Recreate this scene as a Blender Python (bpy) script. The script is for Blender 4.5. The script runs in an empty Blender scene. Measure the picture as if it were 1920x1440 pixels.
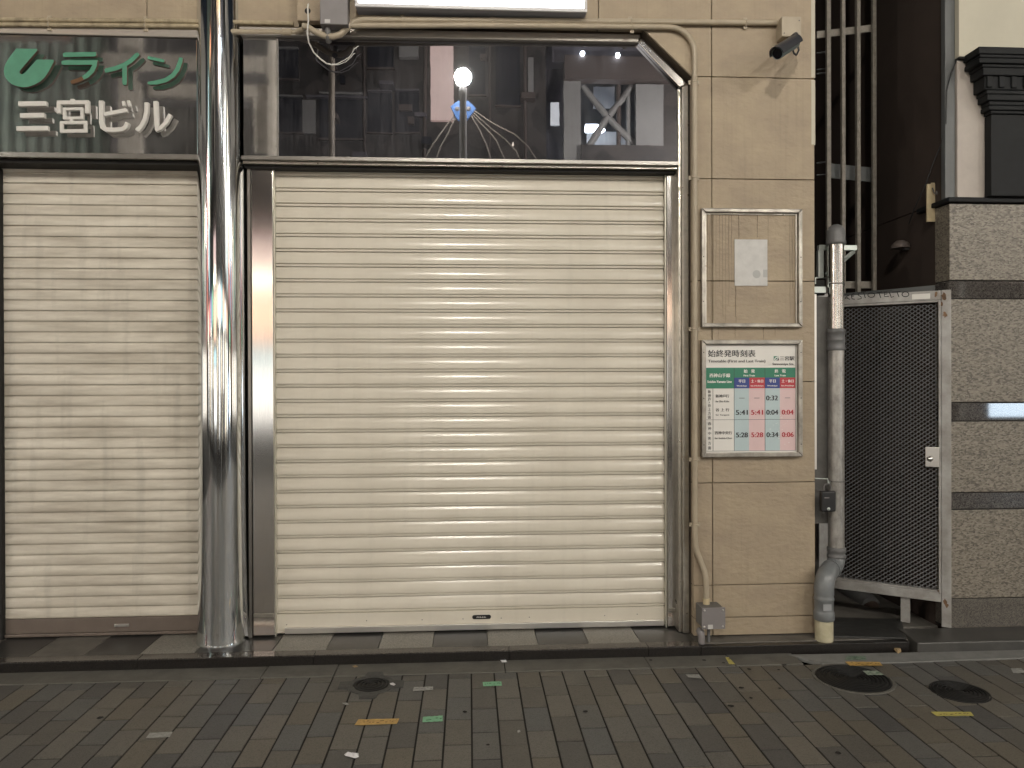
import bpy, bmesh, math, random
from math import radians, sin, cos, pi
from mathutils import Vector, Matrix
random.seed(7)
scene = bpy.context.scene
COL = scene.collection

# ------------------------------------------------------------------ camera
HC, F = 1.56, 1400.0 / 1920.0
_p, _y, _r = radians(-0.2229), radians(3.3047), radians(0.1845)
FW = Vector((sin(_y)*cos(_p), cos(_y)*cos(_p), sin(_p)))
_rt = Vector((cos(_y), -sin(_y), 0.0)); _dn = FW.cross(_rt)
RT = _rt*cos(_r) + _dn*sin(_r); DN = -_rt*sin(_r) + _dn*cos(_r)
cd = bpy.data.cameras.new('camera'); cam = bpy.data.objects.new('camera', cd); COL.objects.link(cam)
cd.sensor_width = 36.0; cd.lens = 36.0*F; cd.clip_start = 0.05; cd.clip_end = 300.0
cam.matrix_world = Matrix(((RT.x, -DN.x, -FW.x, 0), (RT.y, -DN.y, -FW.y, 0), (RT.z, -DN.z, -FW.z, HC), (0, 0, 0, 1)))
scene.camera = cam

def at(px, py, y):
    """where the sight line of a pixel of the 1920x1440 photo meets the upright plane at depth y"""
    v = FW + RT*((px-960)/1400.0) + DN*((py-720)/1400.0)
    return Vector((0, 0, HC)) + v*(y/v.y)
def on(px, py, z):
    v = FW + RT*((px-960)/1400.0) + DN*((py-720)/1400.0)
    return Vector((0, 0, HC)) + v*((z-HC)/v.z)

# ------------------------------------------------------------------ world and exposure (night: sun below the horizon)
w = bpy.data.worlds.new('World'); scene.world = w; w.use_nodes = True
nt = w.node_tree; sky = nt.nodes.new('ShaderNodeTexSky'); sky.sky_type = 'NISHITA'; sky.sun_disc = False
sky.sun_elevation = radians(-2.2); sky.sun_rotation = radians(180)
nt.links.new(sky.outputs[0], nt.nodes['Background'].inputs[0]); nt.nodes['Background'].inputs[1].default_value = 0.15
scene.view_settings.view_transform = 'Standard'; scene.view_settings.look = 'None'
scene.view_settings.exposure = 0.0; scene.view_settings.gamma = 1.0
scene.render.engine = 'CYCLES'; scene.cycles.use_denoising = True
scene.cycles.max_bounces = 8; scene.cycles.sample_clamp_indirect = 6.0

# ------------------------------------------------------------------ materials
MATS = {}
def mat(name, col, rough=0.6, metal=0.0, var=0.0, vscale=8.0, bump=0.0, bscale=60.0, stretch=(1, 1, 1), col2=None,
        emit=None, estr=0.0, spec=0.5, island=0.0, rvar=0.0, streak=0.0, sfreq=14, coat=0.0, ior=None, speck=None, dust=0.0):
    m = bpy.data.materials.new(name); m.use_nodes = True; MATS[name] = m
    n, l = m.node_tree.nodes, m.node_tree.links
    b = n['Principled BSDF']
    b.inputs['Roughness'].default_value = rough; b.inputs['Metallic'].default_value = metal
    b.inputs['Specular IOR Level'].default_value = spec
    if ior: b.inputs['IOR'].default_value = ior
    if coat: b.inputs['Coat Weight'].default_value = coat; b.inputs['Coat Roughness'].default_value = 0.2
    b.inputs['Base Color'].default_value = (*col, 1)
    tc = n.new('ShaderNodeTexCoord'); mp = n.new('ShaderNodeMapping'); mp.inputs['Scale'].default_value = stretch
    l.new(tc.outputs['Object'], mp.inputs[0])
    out = None
    if var > 0 or col2:
        nz = n.new('ShaderNodeTexNoise'); nz.inputs['Scale'].default_value = vscale; nz.inputs['Detail'].default_value = 6
        nz.inputs['Roughness'].default_value = 0.65
        l.new(mp.outputs[0], nz.inputs['Vector'])
        rp = n.new('ShaderNodeMapRange'); rp.inputs[1].default_value = 0.3; rp.inputs[2].default_value = 0.7
        l.new(nz.outputs['Fac'], rp.inputs[0])
        mx = n.new('ShaderNodeMix'); mx.data_type = 'RGBA'; l.new(rp.outputs[0], mx.inputs[0])
        c2 = col2 or tuple(c*(1-var) for c in col)
        mx.inputs[6].default_value = (*c2, 1); mx.inputs[7].default_value = (*[min(1, c*(1+var*0.5)) for c in col], 1)
        out = mx.outputs[2]
        if rvar:
            rr = n.new('ShaderNodeMapRange'); rr.inputs[3].default_value = rough+rvar; rr.inputs[4].default_value = max(0.01, rough-rvar*0.3)
            l.new(rp.outputs[0], rr.inputs[0]); l.new(rr.outputs[0], b.inputs['Roughness'])
    if streak > 0:      # rain runs and dirt: noise drawn out downwards
        m2 = n.new('ShaderNodeMapping'); m2.inputs['Scale'].default_value = (sfreq, sfreq, 0.5); l.new(tc.outputs['Object'], m2.inputs[0])
        z2 = n.new('ShaderNodeTexNoise'); z2.inputs['Scale'].default_value = 2.2; z2.inputs['Detail'].default_value = 5; l.new(m2.outputs[0], z2.inputs['Vector'])
        r2 = n.new('ShaderNodeMapRange'); r2.inputs[1].default_value = 0.54; r2.inputs[2].default_value = 0.75
        r2.inputs[3].default_value = 0; r2.inputs[4].default_value = streak; l.new(z2.outputs['Fac'], r2.inputs[0])
        x2 = n.new('ShaderNodeMix'); x2.data_type = 'RGBA'; l.new(r2.outputs[0], x2.inputs[0])
        if out: l.new(out, x2.inputs[6])
        else: x2.inputs[6].default_value = (*col, 1)
        x2.inputs[7].default_value = (*[c*0.35 for c in col], 1); out = x2.outputs[2]
    if speck:           # granite grains: (scale, dark colour, light colour)
        sc_, dk, lt = speck
        vo = n.new('ShaderNodeTexVoronoi'); vo.inputs['Scale'].default_value = sc_; l.new(mp.outputs[0], vo.inputs['Vector'])
        sp = n.new('ShaderNodeSeparateColor'); l.new(vo.outputs['Color'], sp.inputs[0])
        cr = n.new('ShaderNodeValToRGB'); l.new(sp.outputs[0], cr.inputs[0])
        cr.color_ramp.interpolation = 'LINEAR'
        e = cr.color_ramp.elements; e[0].position = 0.12; e[0].color = (*dk, 1); e[1].position = 0.9; e[1].color = (*lt, 1)
        k = cr.color_ramp.elements.new(0.35); k.color = (*col, 1)
        if out:
            x3 = n.new('ShaderNodeMix'); x3.data_type = 'RGBA'; x3.inputs[0].default_value = 0.6
            l.new(out, x3.inputs[6]); l.new(cr.outputs[0], x3.inputs[7]); out = x3.outputs[2]
        else: out = cr.outputs[0]
    if island > 0:      # every loose piece its own tone
        g = n.new('ShaderNodeNewGeometry'); cr = n.new('ShaderNodeValToRGB'); l.new(g.outputs['Random Per Island'], cr.inputs[0])
        x4 = n.new('ShaderNodeMix'); x4.data_type = 'RGBA'; x4.blend_type = 'MULTIPLY'; x4.inputs[0].default_value = 1
        if out: l.new(out, x4.inputs[6])
        else: x4.inputs[6].default_value = (*col, 1)
        e = cr.color_ramp.elements
        e[0].color = (1-island, 1-island*0.95, 1-island*0.8, 1); e[1].color = (1+island*0.5, 1+island*0.35, 1+island*0.1, 1)
        k = e.new(0.45); k.color = (1+island*.2, 1, 1-island*.35, 1); k = e.new(0.7); k.color = (1-island*.5, 1-island*.35, 1-island*.15, 1)
        l.new(cr.outputs[0], x4.inputs[7]); out = x4.outputs[2]
    if out: l.new(out, b.inputs['Base Color'])
    if dust > 0:        # a film of street dust, streaked downwards, that dulls the metal
        m5 = n.new('ShaderNodeMapping'); m5.inputs['Scale'].default_value = (60, 60, 5); l.new(tc.outputs['Object'], m5.inputs[0])
        z5 = n.new('ShaderNodeTexNoise'); z5.inputs['Scale'].default_value = 1.3; z5.inputs['Detail'].default_value = 8; z5.inputs['Roughness'].default_value = .75; l.new(m5.outputs[0], z5.inputs['Vector'])
        z6 = n.new('ShaderNodeTexNoise'); z6.inputs['Scale'].default_value = 1.8; z6.inputs['Detail'].default_value = 3; l.new(tc.outputs['Object'], z6.inputs['Vector'])
        mu = n.new('ShaderNodeMath'); mu.operation = 'MULTIPLY'; l.new(z5.outputs['Fac'], mu.inputs[0]); l.new(z6.outputs['Fac'], mu.inputs[1])
        r5 = n.new('ShaderNodeMapRange'); r5.inputs[1].default_value = .20; r5.inputs[2].default_value = .42; r5.inputs[3].default_value = metal; r5.inputs[4].default_value = metal-dust
        l.new(mu.outputs[0], r5.inputs[0]); l.new(r5.outputs[0], b.inputs['Metallic'])
    if bump > 0:
        nb = n.new('ShaderNodeTexNoise'); nb.inputs['Scale'].default_value = bscale; nb.inputs['Detail'].default_value = 5
        l.new(mp.outputs[0], nb.inputs['Vector'])
        bp = n.new('ShaderNodeBump'); bp.inputs['Strength'].default_value = 1.0; bp.inputs['Distance'].default_value = bump
        l.new(nb.outputs['Fac'], bp.inputs['Height']); l.new(bp.outputs[0], b.inputs['Normal'])
    if emit:
        b.inputs['Emission Color'].default_value = (*emit, 1); b.inputs['Emission Strength'].default_value = estr
    return m

# ------------------------------------------------------------------ mesh builder
class MB:
    def __init__(s): s.v, s.f, s.mi, s.mats, s.sm = [], [], [], [], []
    def _m(s, m):
        if m not in s.mats: s.mats.append(m)
        return s.mats.index(m)
    def raw(s, vs, fs, m, smooth=False):
        o = len(s.v); s.v += [Vector(v) for v in vs]; k = s._m(m)
        for f in fs: s.f.append([i+o for i in f]); s.mi.append(k); s.sm.append(smooth)
    def box(s, x0, x1, y0, y1, z0, z1, m, rot=None, piv=None):
        vs = [Vector((x, y, z)) for z in (z0, z1) for y in (y0, y1) for x in (x0, x1)]
        if rot is not None:
            c = piv or Vector(((x0+x1)/2, (y0+y1)/2, (z0+z1)/2)); vs = [rot @ (v-c) + c for v in vs]
        s.raw(vs, [(0, 2, 3, 1), (4, 5, 7, 6), (0, 1, 5, 4), (2, 6, 7, 3), (0, 4, 6, 2), (1, 3, 7, 5)], m)
    def prism(s, poly, y0, y1, m, side=None):          # poly in x,z ; front at y0
        a = sum(poly[i][0]*poly[(i+1) % len(poly)][1]-poly[(i+1) % len(poly)][0]*poly[i][1] for i in range(len(poly)))
        if a < 0: poly = poly[::-1]
        n = len(poly)
        vs = [(x, y0, z) for x, z in poly]+[(x, y1, z) for x, z in poly]
        s.raw(vs, [tuple(range(n)), tuple(range(2*n-1, n-1, -1))], m); o = len(s.v)-2*n; k = s._m(side or m)
        for i in range(n): s.f.append([i+n+o, (i+1) % n+n+o, (i+1) % n+o, i+o]); s.mi.append(k); s.sm.append(False)
    def flat(s, poly, z, m, t=0.0):         # poly in x,y lying on z
        a = sum(poly[i][0]*poly[(i+1) % len(poly)][1]-poly[(i+1) % len(poly)][0]*poly[i][1] for i in range(len(poly)))
        if a < 0: poly = poly[::-1]
        n = len(poly)
        if t <= 0: s.raw([(x, y, z) for x, y in poly], [tuple(range(n))], m)
        else:
            vs = [(x, y, z) for x, y in poly]+[(x, y, z-t) for x, y in poly]
            s.raw(vs, [tuple(range(n))]+[(i, i+n, (i+1) % n+n, (i+1) % n) for i in range(n)], m)
    def tube(s, pts, r, m, n=12, cap=True, smooth=True):
        pts = [Vector(p) for p in pts]; rs = r if isinstance(r, (list, tuple)) else [r]*len(pts)
        vs, fs = [], []; up = None
        for i, p in enumerate(pts):
            t = ((pts[min(i+1, len(pts)-1)]-p).normalized()+(p-pts[max(i-1, 0)]).normalized()).normalized()
            if up is None:
                up = Vector((0, 0, 1)) if abs(t.z) < .9 else Vector((1, 0, 0))
            a = (up - t*up.dot(t)).normalized(); bb = t.cross(a); up = a
            for k in range(n):
                an = 2*pi*k/n; vs.append(p+(a*cos(an)+bb*sin(an))*rs[i])
        for i in range(len(pts)-1):
            for k in range(n):
                fs.append((i*n+k, i*n+(k+1) % n, (i+1)*n+(k+1) % n, (i+1)*n+k))
        s.raw(vs, fs, m, smooth)
        if cap:
            s.raw(vs[:n], [tuple(range(n-1, -1, -1))], m); s.raw(vs[-n:], [tuple(range(n))], m)
    def lathe(s, prof, c, m, n=32, smooth=True, axis=None):   # prof [(r,h)], about vertical axis at c
        vs, fs = [], []
        for r, h in prof:
            for k in range(n):
                a = 2*pi*k/n; vs.append(Vector((r*cos(a), r*sin(a), h)))
        if axis is not None:
            q = Vector((0, 0, 1)).rotation_difference(Vector(axis).normalized()); vs = [q @ v for v in vs]
        vs = [v+Vector(c) for v in vs]
        for i in range(len(prof)-1):
            for k in range(n): fs.append((i*n+k, i*n+(k+1) % n, (i+1)*n+(k+1) % n, (i+1)*n+k))
        s.raw(vs, fs, m, smooth)
        if prof[-1][0] > 1e-4: s.raw(vs[-n:], [tuple(range(n))], m)
        if prof[0][0] > 1e-4: s.raw(vs[:n], [tuple(range(n-1, -1, -1))], m)
    def ribbon(s, pts, wd, y0, y1, m, side=None):   # thick stroke in x,z
        pts = [Vector(p) for p in pts]; n = len(pts); L, R = [], []
        ws = wd if isinstance(wd, (list, tuple)) else [wd]*n
        for i, p in enumerate(pts):
            d0 = (p-pts[i-1]).normalized() if i else None; d1 = (pts[i+1]-p).normalized() if i < n-1 else None
            d = ((d0 or d1)+(d1 or d0)).normalized(); nn = Vector((-d.y, d.x)); k = 1.0
            if d0 and d1: k = 1/max(.4, nn.dot(Vector((-d0.y, d0.x))))
            L.append(p+nn*ws[i]/2*k); R.append(p-nn*ws[i]/2*k)
        s.prism([tuple(v) for v in L]+[tuple(v) for v in reversed(R)], y0, y1, m, side)
    def text(s, body, x0, x1, z0, z1, y, m, bold=0.0, depth=0.0, ground=None, shear=0.0, mirror=False, keep=False):
        cu = bpy.data.curves.new('t', 'FONT'); cu.body = body; cu.offset = bold; cu.shear = shear; cu.resolution_u = 3
        o = bpy.data.objects.new('t', cu); COL.objects.link(o); dg = bpy.context.evaluated_depsgraph_get()
        me = bpy.data.meshes.new_from_object(o.evaluated_get(dg))
        vs = [v.co.copy() for v in me.vertices]; fs = [tuple(p.vertices) for p in me.polygons]
        bpy.data.objects.remove(o); bpy.data.curves.remove(cu); bpy.data.meshes.remove(me)
        ax, bx = min(v.x for v in vs), max(v.x for v in vs); ay, by = min(v.y for v in vs), max(v.y for v in vs)
        out = []
        for v in vs:
            u = (v.x-ax)/(bx-ax); q = (v.y-ay)/max(1e-6, by-ay)
            if ground: out.append(ground(u, q))
            else: out.append((x0+(x1-x0)*u, y, z0+(z1-z0)*q))
        s.raw(out, fs, m)
    def heavy(s, body, x0, x1, z0, z1, y, m, w=.0007):      # a bold cut: the same letters struck three times, a hair apart
        for k, dx in enumerate((-w, 0, w)): s.text(body, x0+dx, x1+dx, z0, z1, y-.00004*k, m, 0.0)
    def build(s, name, parent=None, bevel=0.0, label=None, segs=2, kind=None):
        me = bpy.data.meshes.new(name); me.from_pydata([tuple(v) for v in s.v], [], s.f); me.update()
        for m in s.mats: me.materials.append(m)
        me.polygons.foreach_set('material_index', s.mi); me.polygons.foreach_set('use_smooth', s.sm)
        o = bpy.data.objects.new(name, me); COL.objects.link(o)
        if parent:
            o.parent = parent      # meshes are drawn in place, so only a thing's base has to be taken off again
            if parent.parent is None: o.matrix_parent_inverse = Matrix.Translation(-parent.location)
        if bevel > 0:
            b = o.modifiers.new('edge', 'BEVEL'); b.width = bevel; b.segments = segs; b.limit_method = 'ANGLE'; b.angle_limit = radians(40)
        if label: o['label'] = label
        if kind: o['kind'] = kind
        return o
def thing(name, loc, label, cat, group=None):
    o = bpy.data.objects.new(name, None); COL.objects.link(o); o.location = loc
    o.empty_display_size = 0.1; o['label'] = label; o['category'] = cat
    if group: o['group'] = group
    return o
def tag(o, label, cat, group=None):
    o['label'] = label; o['category'] = cat
    if group: o['group'] = group
    return o
def arc(c, r, a0, a1, n, plane='xz'):
    out = []
    for i in range(n+1):
        a = radians(a0+(a1-a0)*i/n); out.append(Vector((c[0]+r*cos(a), c[1], c[2]+r*sin(a))) if plane == 'xz' else None)
    return out
# ------------------------------------------------------------------ material library
BEIGE = mat('beige_tile', (.36, .291, .20), .62, var=.12, vscale=3.5, bump=.007, bscale=24, stretch=(1, 1, 1.6), col2=(.295, .235, .17), streak=.14, sfreq=22)
GROUT = mat('tile_joint', (.07, .052, .035), .9)
PAINTB = mat('beige_paint', (.385, .325, .24), .45, var=.12, vscale=9)
CREAM = mat('cream_paint', (.52, .43, .27), .5, var=.15, vscale=20)
SHUT = mat('shutter_paint', (.66, .615, .525), .22, var=.05, vscale=2.2, col2=(.585, .54, .455), streak=.09, sfreq=9)
SHUT2 = mat('worn_shutter_paint', (.64, .595, .51), .28, var=.25, vscale=2.6, col2=(.44, .395, .325), stretch=(.8, 1, 5), streak=.34, sfreq=5)
SHUT_DARK = mat('brown_bar', (.155, .125, .105), .35, var=.15)
SHUT_EDGE = mat('pale_guide', (.62, .60, .52), .3, metal=.6)
ALU = mat('aluminium', (.72, .70, .67), .3, metal=.9, var=.05)
STEEL = mat('brushed_steel', (.68, .66, .63), .13, metal=1, var=.12, vscale=6, stretch=(60, 60, 1.5))
STEELH = mat('brushed_steel_trim', (.64, .59, .53), .26, metal=.60, var=.12, vscale=6, stretch=(1.5, 60, 60))
FRAMED = mat('dull_frame', (.40, .375, .335), .38, metal=1, var=.4, vscale=10, rvar=.15)
FRAME = mat('frame_steel', (.58, .55, .49), .3, metal=1, var=.25, vscale=14, rvar=.15)
CHROME = mat('chrome', (.70, .72, .73), .075, metal=1, bump=.0004, bscale=5, stretch=(1.2, 1.2, .25))
MIRROR = mat('smoked_mirror', (.31, .31, .34), .010, metal=.985, var=.10, vscale=5, bump=.0003, bscale=1.3, dust=.13, coat=.035)
MIRROR2 = mat('dull_mirror', (.60, .59, .58), .03, metal=.955, dust=.13, var=.22, vscale=4, bump=.0006, bscale=1.6, rvar=.02)
LIP = mat('sill_steel', (.30, .285, .265), .35, metal=1, var=.2)
DARK = mat('dark_gap', (.012, .011, .010), .8)
GREEN = mat('green_letter', (.085, .27, .175), .42, var=.12, vscale=18)
GREENS = mat('letter_side', (.10, .07, .05), .7)
RUSTY = mat('bare_brown', (.15, .075, .035), .8, var=.3, vscale=40)
WHITEL = mat('white_letter', (.66, .64, .60), .4, var=.06)
GREYB = mat('grey_box_paint', (.20, .185, .185), .5, var=.12)
GREYD = mat('dark_grey_paint', (.14, .135, .13), .5, var=.15)
BLACKP = mat('black_plastic', (.012, .012, .013), .4)
NAVY = mat('camera_housing', (.030, .032, .040), .35)
CAMG = mat('camera_body', (.12, .15, .15), .3)
LENS = mat('camera_glass', (.005, .005, .008), .1)
PIPE = mat('galvanized_pipe', (.42, .405, .38), .38, metal=.65, var=.4, vscale=26, stretch=(1, 1, .5), streak=.35)
PIPES = mat('shiny_pipe', (.62, .60, .57), .2, metal=1, var=.2, vscale=12, stretch=(3, 3, .6))
PIPED = mat('grey_fitting', (.13, .13, .13), .45, var=.2)
PIPEP = mat('grey_plastic', (.17, .18, .185), .28, var=.2, vscale=10)
GALV = mat('galvanized_bracket', (.50, .54, .51), .4, metal=.5, var=.2)
GATE = mat('gate_frame_paint', (.36, .355, .345), .5, metal=.25, var=.4, vscale=9, col2=(.25, .235, .215))
RUSTG = mat('gate_rust', (.19, .11, .06), .8, var=.5, vscale=14)
MESHM = mat('mesh_wire', (.20, .20, .205), .5, metal=.2)
INKB = mat('black_ink', (.015, .014, .016), .6)
WHITEP = mat('white_paper', (.55, .54, .52), .6, var=.10, vscale=18, col2=(.48, .47, .455))
BOARD = mat('board_white', (.72, .70, .66), .3, var=.04)
BGREEN = mat('board_green', (.03, .19, .115), .35); BBLUE = mat('board_blue', (.035, .06, .24), .35); BRED = mat('board_red', (.46, .045, .06), .35)
BLB = mat('board_pale_blue', (.45, .55, .57), .35, var=.05); BPK = mat('board_pink', (.68, .50, .50), .35, var=.05)
BTXT = mat('board_text', (.025, .025, .03), .4); BTXR = mat('board_red_text', (.42, .03, .045), .4); BGRY = mat('board_grey_text', (.09, .085, .085), .5)
BWHT = mat('board_white_text', (.75, .75, .72), .4)
GRAN = mat('granite', (.165, .145, .115), .45, var=.5, vscale=34, speck=(78, (.06, .05, .04), (.30, .27, .22)), col2=(.085, .074, .06), stretch=(1, 1, 1.9))
GRAND = mat('polished_granite', (.055, .05, .046), .035, var=.3, vscale=30, speck=(220, (.02, .018, .017), (.13, .12, .11)), ior=1.75)
BLACKST = mat('black_stone', (.008, .009, .010), .6, spec=.25, var=.4, vscale=8)
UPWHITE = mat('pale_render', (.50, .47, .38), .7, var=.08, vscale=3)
UPPINK = mat('pale_pilaster', (.42, .375, .335), .6, var=.12, vscale=5)
BROWNW = mat('brown_wall', (.042, .029, .023), .8, var=.2, vscale=3)
DUCT = mat('grey_duct', (.10, .105, .105), .5, var=.15)
ALLEY = mat('alley_wall', (.045, .04, .036), .9, var=.3)
LATT = mat('lattice_steel', (.26, .235, .20), .55, var=.3, vscale=30)
PAVE = mat('paver_stone', (.114, .107, .095), .5, var=.20, vscale=9, island=.36, bump=.0012, bscale=140, speck=(260, (.060, .060, .055), (.122, .121, .112)))
JOINT = mat('joint_sand', (.012, .011, .010), .9)
GUTTER = mat('gutter_concrete', (.12, .115, .10), .7, var=.3, vscale=7, bump=.002, bscale=50)
PATCH = mat('pale_concrete', (.205, .205, .195), .7, var=.25, vscale=9, bump=.002, bscale=60)
LEDGE = mat('ledge_concrete', (.13, .12, .105), .6, var=.35, vscale=8)
KERBM = mat('kerb_granite', (.040, .036, .033), .13, var=.3, vscale=18, speck=(240, (.025, .022, .02), (.12, .105, .095)))
KERBF = mat('kerb_face_granite', (.012, .0105, .0095), .3, var=.4, vscale=18, speck=(240, (.008, .007, .007), (.03, .026, .024)))
TLIGHT = mat('pale_step_tile', (.20, .19, .165), .4, var=.15, vscale=30, speck=(260, (.10, .095, .085), (.33, .31, .27)))
TDARK = mat('dark_step_tile', (.040, .039, .037), .3, var=.2, vscale=30)
IRON = mat('cast_iron', (.013, .013, .013), .55, metal=.3, var=.4, vscale=30, bump=.001, bscale=90)
IRONG = mat('worn_iron', (.06, .06, .057), .6, var=.4, vscale=40, bump=.001, bscale=90)
TAPEY = mat('orange_tape', (.52, .33, .10), .5, var=.3, vscale=40); TAPEYL = mat('yellow_tape', (.50, .44, .12), .5, var=.25, vscale=40)
TAPEG = mat('green_tape', (.20, .46, .27), .5, var=.2, vscale=40); TAPEW = mat('pale_tape', (.33, .33, .31), .6, var=.4, vscale=40)
TRASH = mat('litter_paper', (.70, .69, .70), .7, var=.15, vscale=30); TAN = mat('tan_scrap', (.42, .30, .16), .7, var=.2, vscale=40)
STONE = mat('dark_stone', (.055, .053, .048), .4, var=.35, vscale=8)
MATT = mat('rubber_mat', (.03, .03, .028), .5, var=.4, vscale=12, bump=.004, bscale=20)

# ------------------------------------------------------------------ the ground
ZT = .058                                    # top of the doorstep above the pavement
b = MB()
b.flat([(-60, -40), (60, -40), (60, 3.995), (-60, 3.995)], -.0030, JOINT)
b.build('street', kind='structure')
b = MB(); PW, PL = .1214, .2378
for c in range(-66, 76):
    xa = .2505 + c*PW
    near = 1.0 if -30 < c < 45 else 0
    off = (.119 if c % 2 else 0) + random.uniform(-.012, .012)
    k = 0; y = 3.554 + off + 3*PL
    while y > -3.2:
        y1, y0 = min(y, 3.988), y-PL
        y = y0
        if y0 > 3.95: continue
        h = random.uniform(-.0010, .0014); g = .0040; e = .0012
        t1, t2 = random.uniform(-.0009, .0009), random.uniform(-.0009, .0009)
        X0, X1, Y0, Y1 = xa+g, xa+PW-g*.9, y0+g*.8, y1-g*.8
        vs = [(X0, Y0, -.008), (X1, Y0, -.008), (X1, Y1, -.008), (X0, Y1, -.008), (X0+e*.6, Y0+e, h+t1), (X1-e*.6, Y0+e, h+t2), (X1-e*.6, Y1-e, h-t1), (X0+e*.6, Y1-e, h-t2)]
        b.raw(vs, [(4, 5, 6, 7), (0, 1, 5, 4), (1, 2, 6, 5), (2, 3, 7, 6), (3, 0, 4, 7)], PAVE)
b.build('pavement', kind='structure')
b = MB()
gx = [-8, -4.4, -2.95, -1.10, -.72, .19, .98, 1.45, 1.83]
for i in range(len(gx)-1):
    b.box(gx[i]+.002, gx[i+1]-.002, 3.992, 4.153, -.02, .003+.0015*(i % 2), GUTTER)
for i in range(4): b.box(3.21+i*1.5, 4.706+i*1.5, 3.992, 4.103, -.02, .003, GUTTER)
b.build('gutter', kind='structure', bevel=.003)
b = MB()
b.flat([(1.80, 4.125), (1.93, 3.985), (2.35, 3.975), (3.20, 4.0), (3.24, 4.11), (2.50, 4.112)], .0065, PATCH, .02)
b.build('concrete_strip', kind='structure')
# kerb and doorstep
b = MB(); kx = [-8, -6.2, -4.4, -2.60, -1.80, -.855, .22, 1.005, 1.305]
for i in range(len(kx)-1):
    b.box(kx[i]+.0015, kx[i+1]-.0015, 4.153, 4.232, -.02, ZT, KERBM)
    b.box(kx[i]+.001, kx[i+1]-.001, 4.1495, 4.1525, -.02, ZT-.004, KERBF)
b.box(1.308, 2.525, 4.150, 4.20, -.02, ZT-.006, KERBF)
b.build('kerb', kind='structure', bevel=.003)
b = MB()
xs = [-1.825, -1.53, -1.103, -.806, -.516, -.211, .103, .389, .680, .981, 1.30]
cols = [TLIGHT, TDARK, TLIGHT, TDARK, TLIGHT, TDARK, TLIGHT, TDARK, TLIGHT, TDARK]
for i in range(10): b.box(xs[i]+.0015, xs[i+1]-.0015, 4.2345, 4.75, -.02, ZT-.001, cols[i])
x = -1.825
for i in range(18):
    b.box(x-.297+.0015, x-.0015, 4.2345, 4.75, -.02, ZT-.001, TDARK if i % 2 == 0 else LEDGE); x -= .297
b.build('doorstep', kind='structure', bevel=.002)
b = MB(); b.box(1.30, 2.56, 4.2015, 4.40, -.02, ZT-.002, LEDGE); b.box(2.05, 2.86, 4.4015, 9.0, -.02, ZT-.004, LEDGE)
b.build('ledge', kind='structure', bevel=.004)
b = MB(); b.prism([(0, 0)]*3, 0, 0, STONE) if False else None
vs = [(2.545, 4.105, -.02), (9, 4.105, -.02), (9, 4.30, -.02), (2.545, 4.30, -.02), (2.55, 4.112, .060), (9, 4.112, .060), (9, 4.30, .078), (2.55, 4.30, .078)]
b.raw(vs, [(4, 5, 6, 7), (0, 1, 5, 4), (1, 2, 6, 5), (2, 3, 7, 6), (3, 0, 4, 7)], STONE)
tag(b.build('stone_step', bevel=.006), 'long dark stone step along the foot of the speckled granite wall', 'step')

# ------------------------------------------------------------------ the station building
bld = thing('station_building', (0, 4.6, 0), 'beige tiled station building with a chrome pillar and two closed pale roller shutters', 'building')
W0 = 4.30
b = MB(); J = .0022
def tile(poly, m=BEIGE, y=W0): b.prism(poly, y, y+.05, m)
def rect(x0, x1, z0, z1, y=W0): tile([(x0+J, z0+J), (x1-J, z0+J), (x1-J, z1-J), (x0+J, z1-J)], BEIGE, y)
zj = [.062, .168, .359, .959, 1.551, 2.143, 2.741, 3.337]
for i in range(len(zj)-1):
    rect(1.309, 1.424, zj[i], zj[i+1]); rect(1.424, 2.042, zj[i], zj[i+1])
rect(1.424, 2.042, 3.337, 3.934)
tile([(.757+J, 3.607), (1.018, 3.607), (1.305, 3.337+J), (1.424-J, 3.337+J), (1.424-J, 3.934-J), (.757+J, 3.934-J)])
xv = [-6.14, -5.277, -4.415, -3.553, -2.691, -1.829, -.967, -.105, .757]
for i in range(len(xv)-1): rect(xv[i], xv[i+1], 3.605, 3.934, 4.385 if xv[i+1] < -.9 else W0)
xv += [1.424, 2.042]
for k in range(7):
    for i in range(len(xv)-1): rect(xv[i], xv[i+1], 3.934+.597*k, 3.934+.597*(k+1), 4.385 if xv[i+1] < -.9 else W0)
b.build('wall', bld, bevel=.0025)
b = MB()
b.box(1.3095, 2.036, W0+.0505, 9.0, 0, 8.1, GROUT); b.box(-6.2, 1.309, 4.62, 9.0, 0, 8.1, GROUT)
b.box(-.965, 1.3085, W0+.0505, 4.6195, 3.6, 8.1, GROUT); b.box(-6.14, -.9655, 4.4355, 4.6195, 3.6, 8.1, GROUT)
b.prism([(1.02, 3.60), (1.307, 3.335), (1.307, 3.60)], W0+.012, W0+.09, GROUT)
b.box(2.0362, 2.045, W0+.051, 9.0, 0, 8.1, ALLEY)
b.build('wall_core', bld)
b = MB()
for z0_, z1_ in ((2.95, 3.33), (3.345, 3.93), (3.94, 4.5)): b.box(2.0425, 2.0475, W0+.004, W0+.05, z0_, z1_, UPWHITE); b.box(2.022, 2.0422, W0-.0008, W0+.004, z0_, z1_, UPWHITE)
b.build('corner_highlight', bld, bevel=.0008)  # pale strips paint in the light caught along the rounded wall corner
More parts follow.
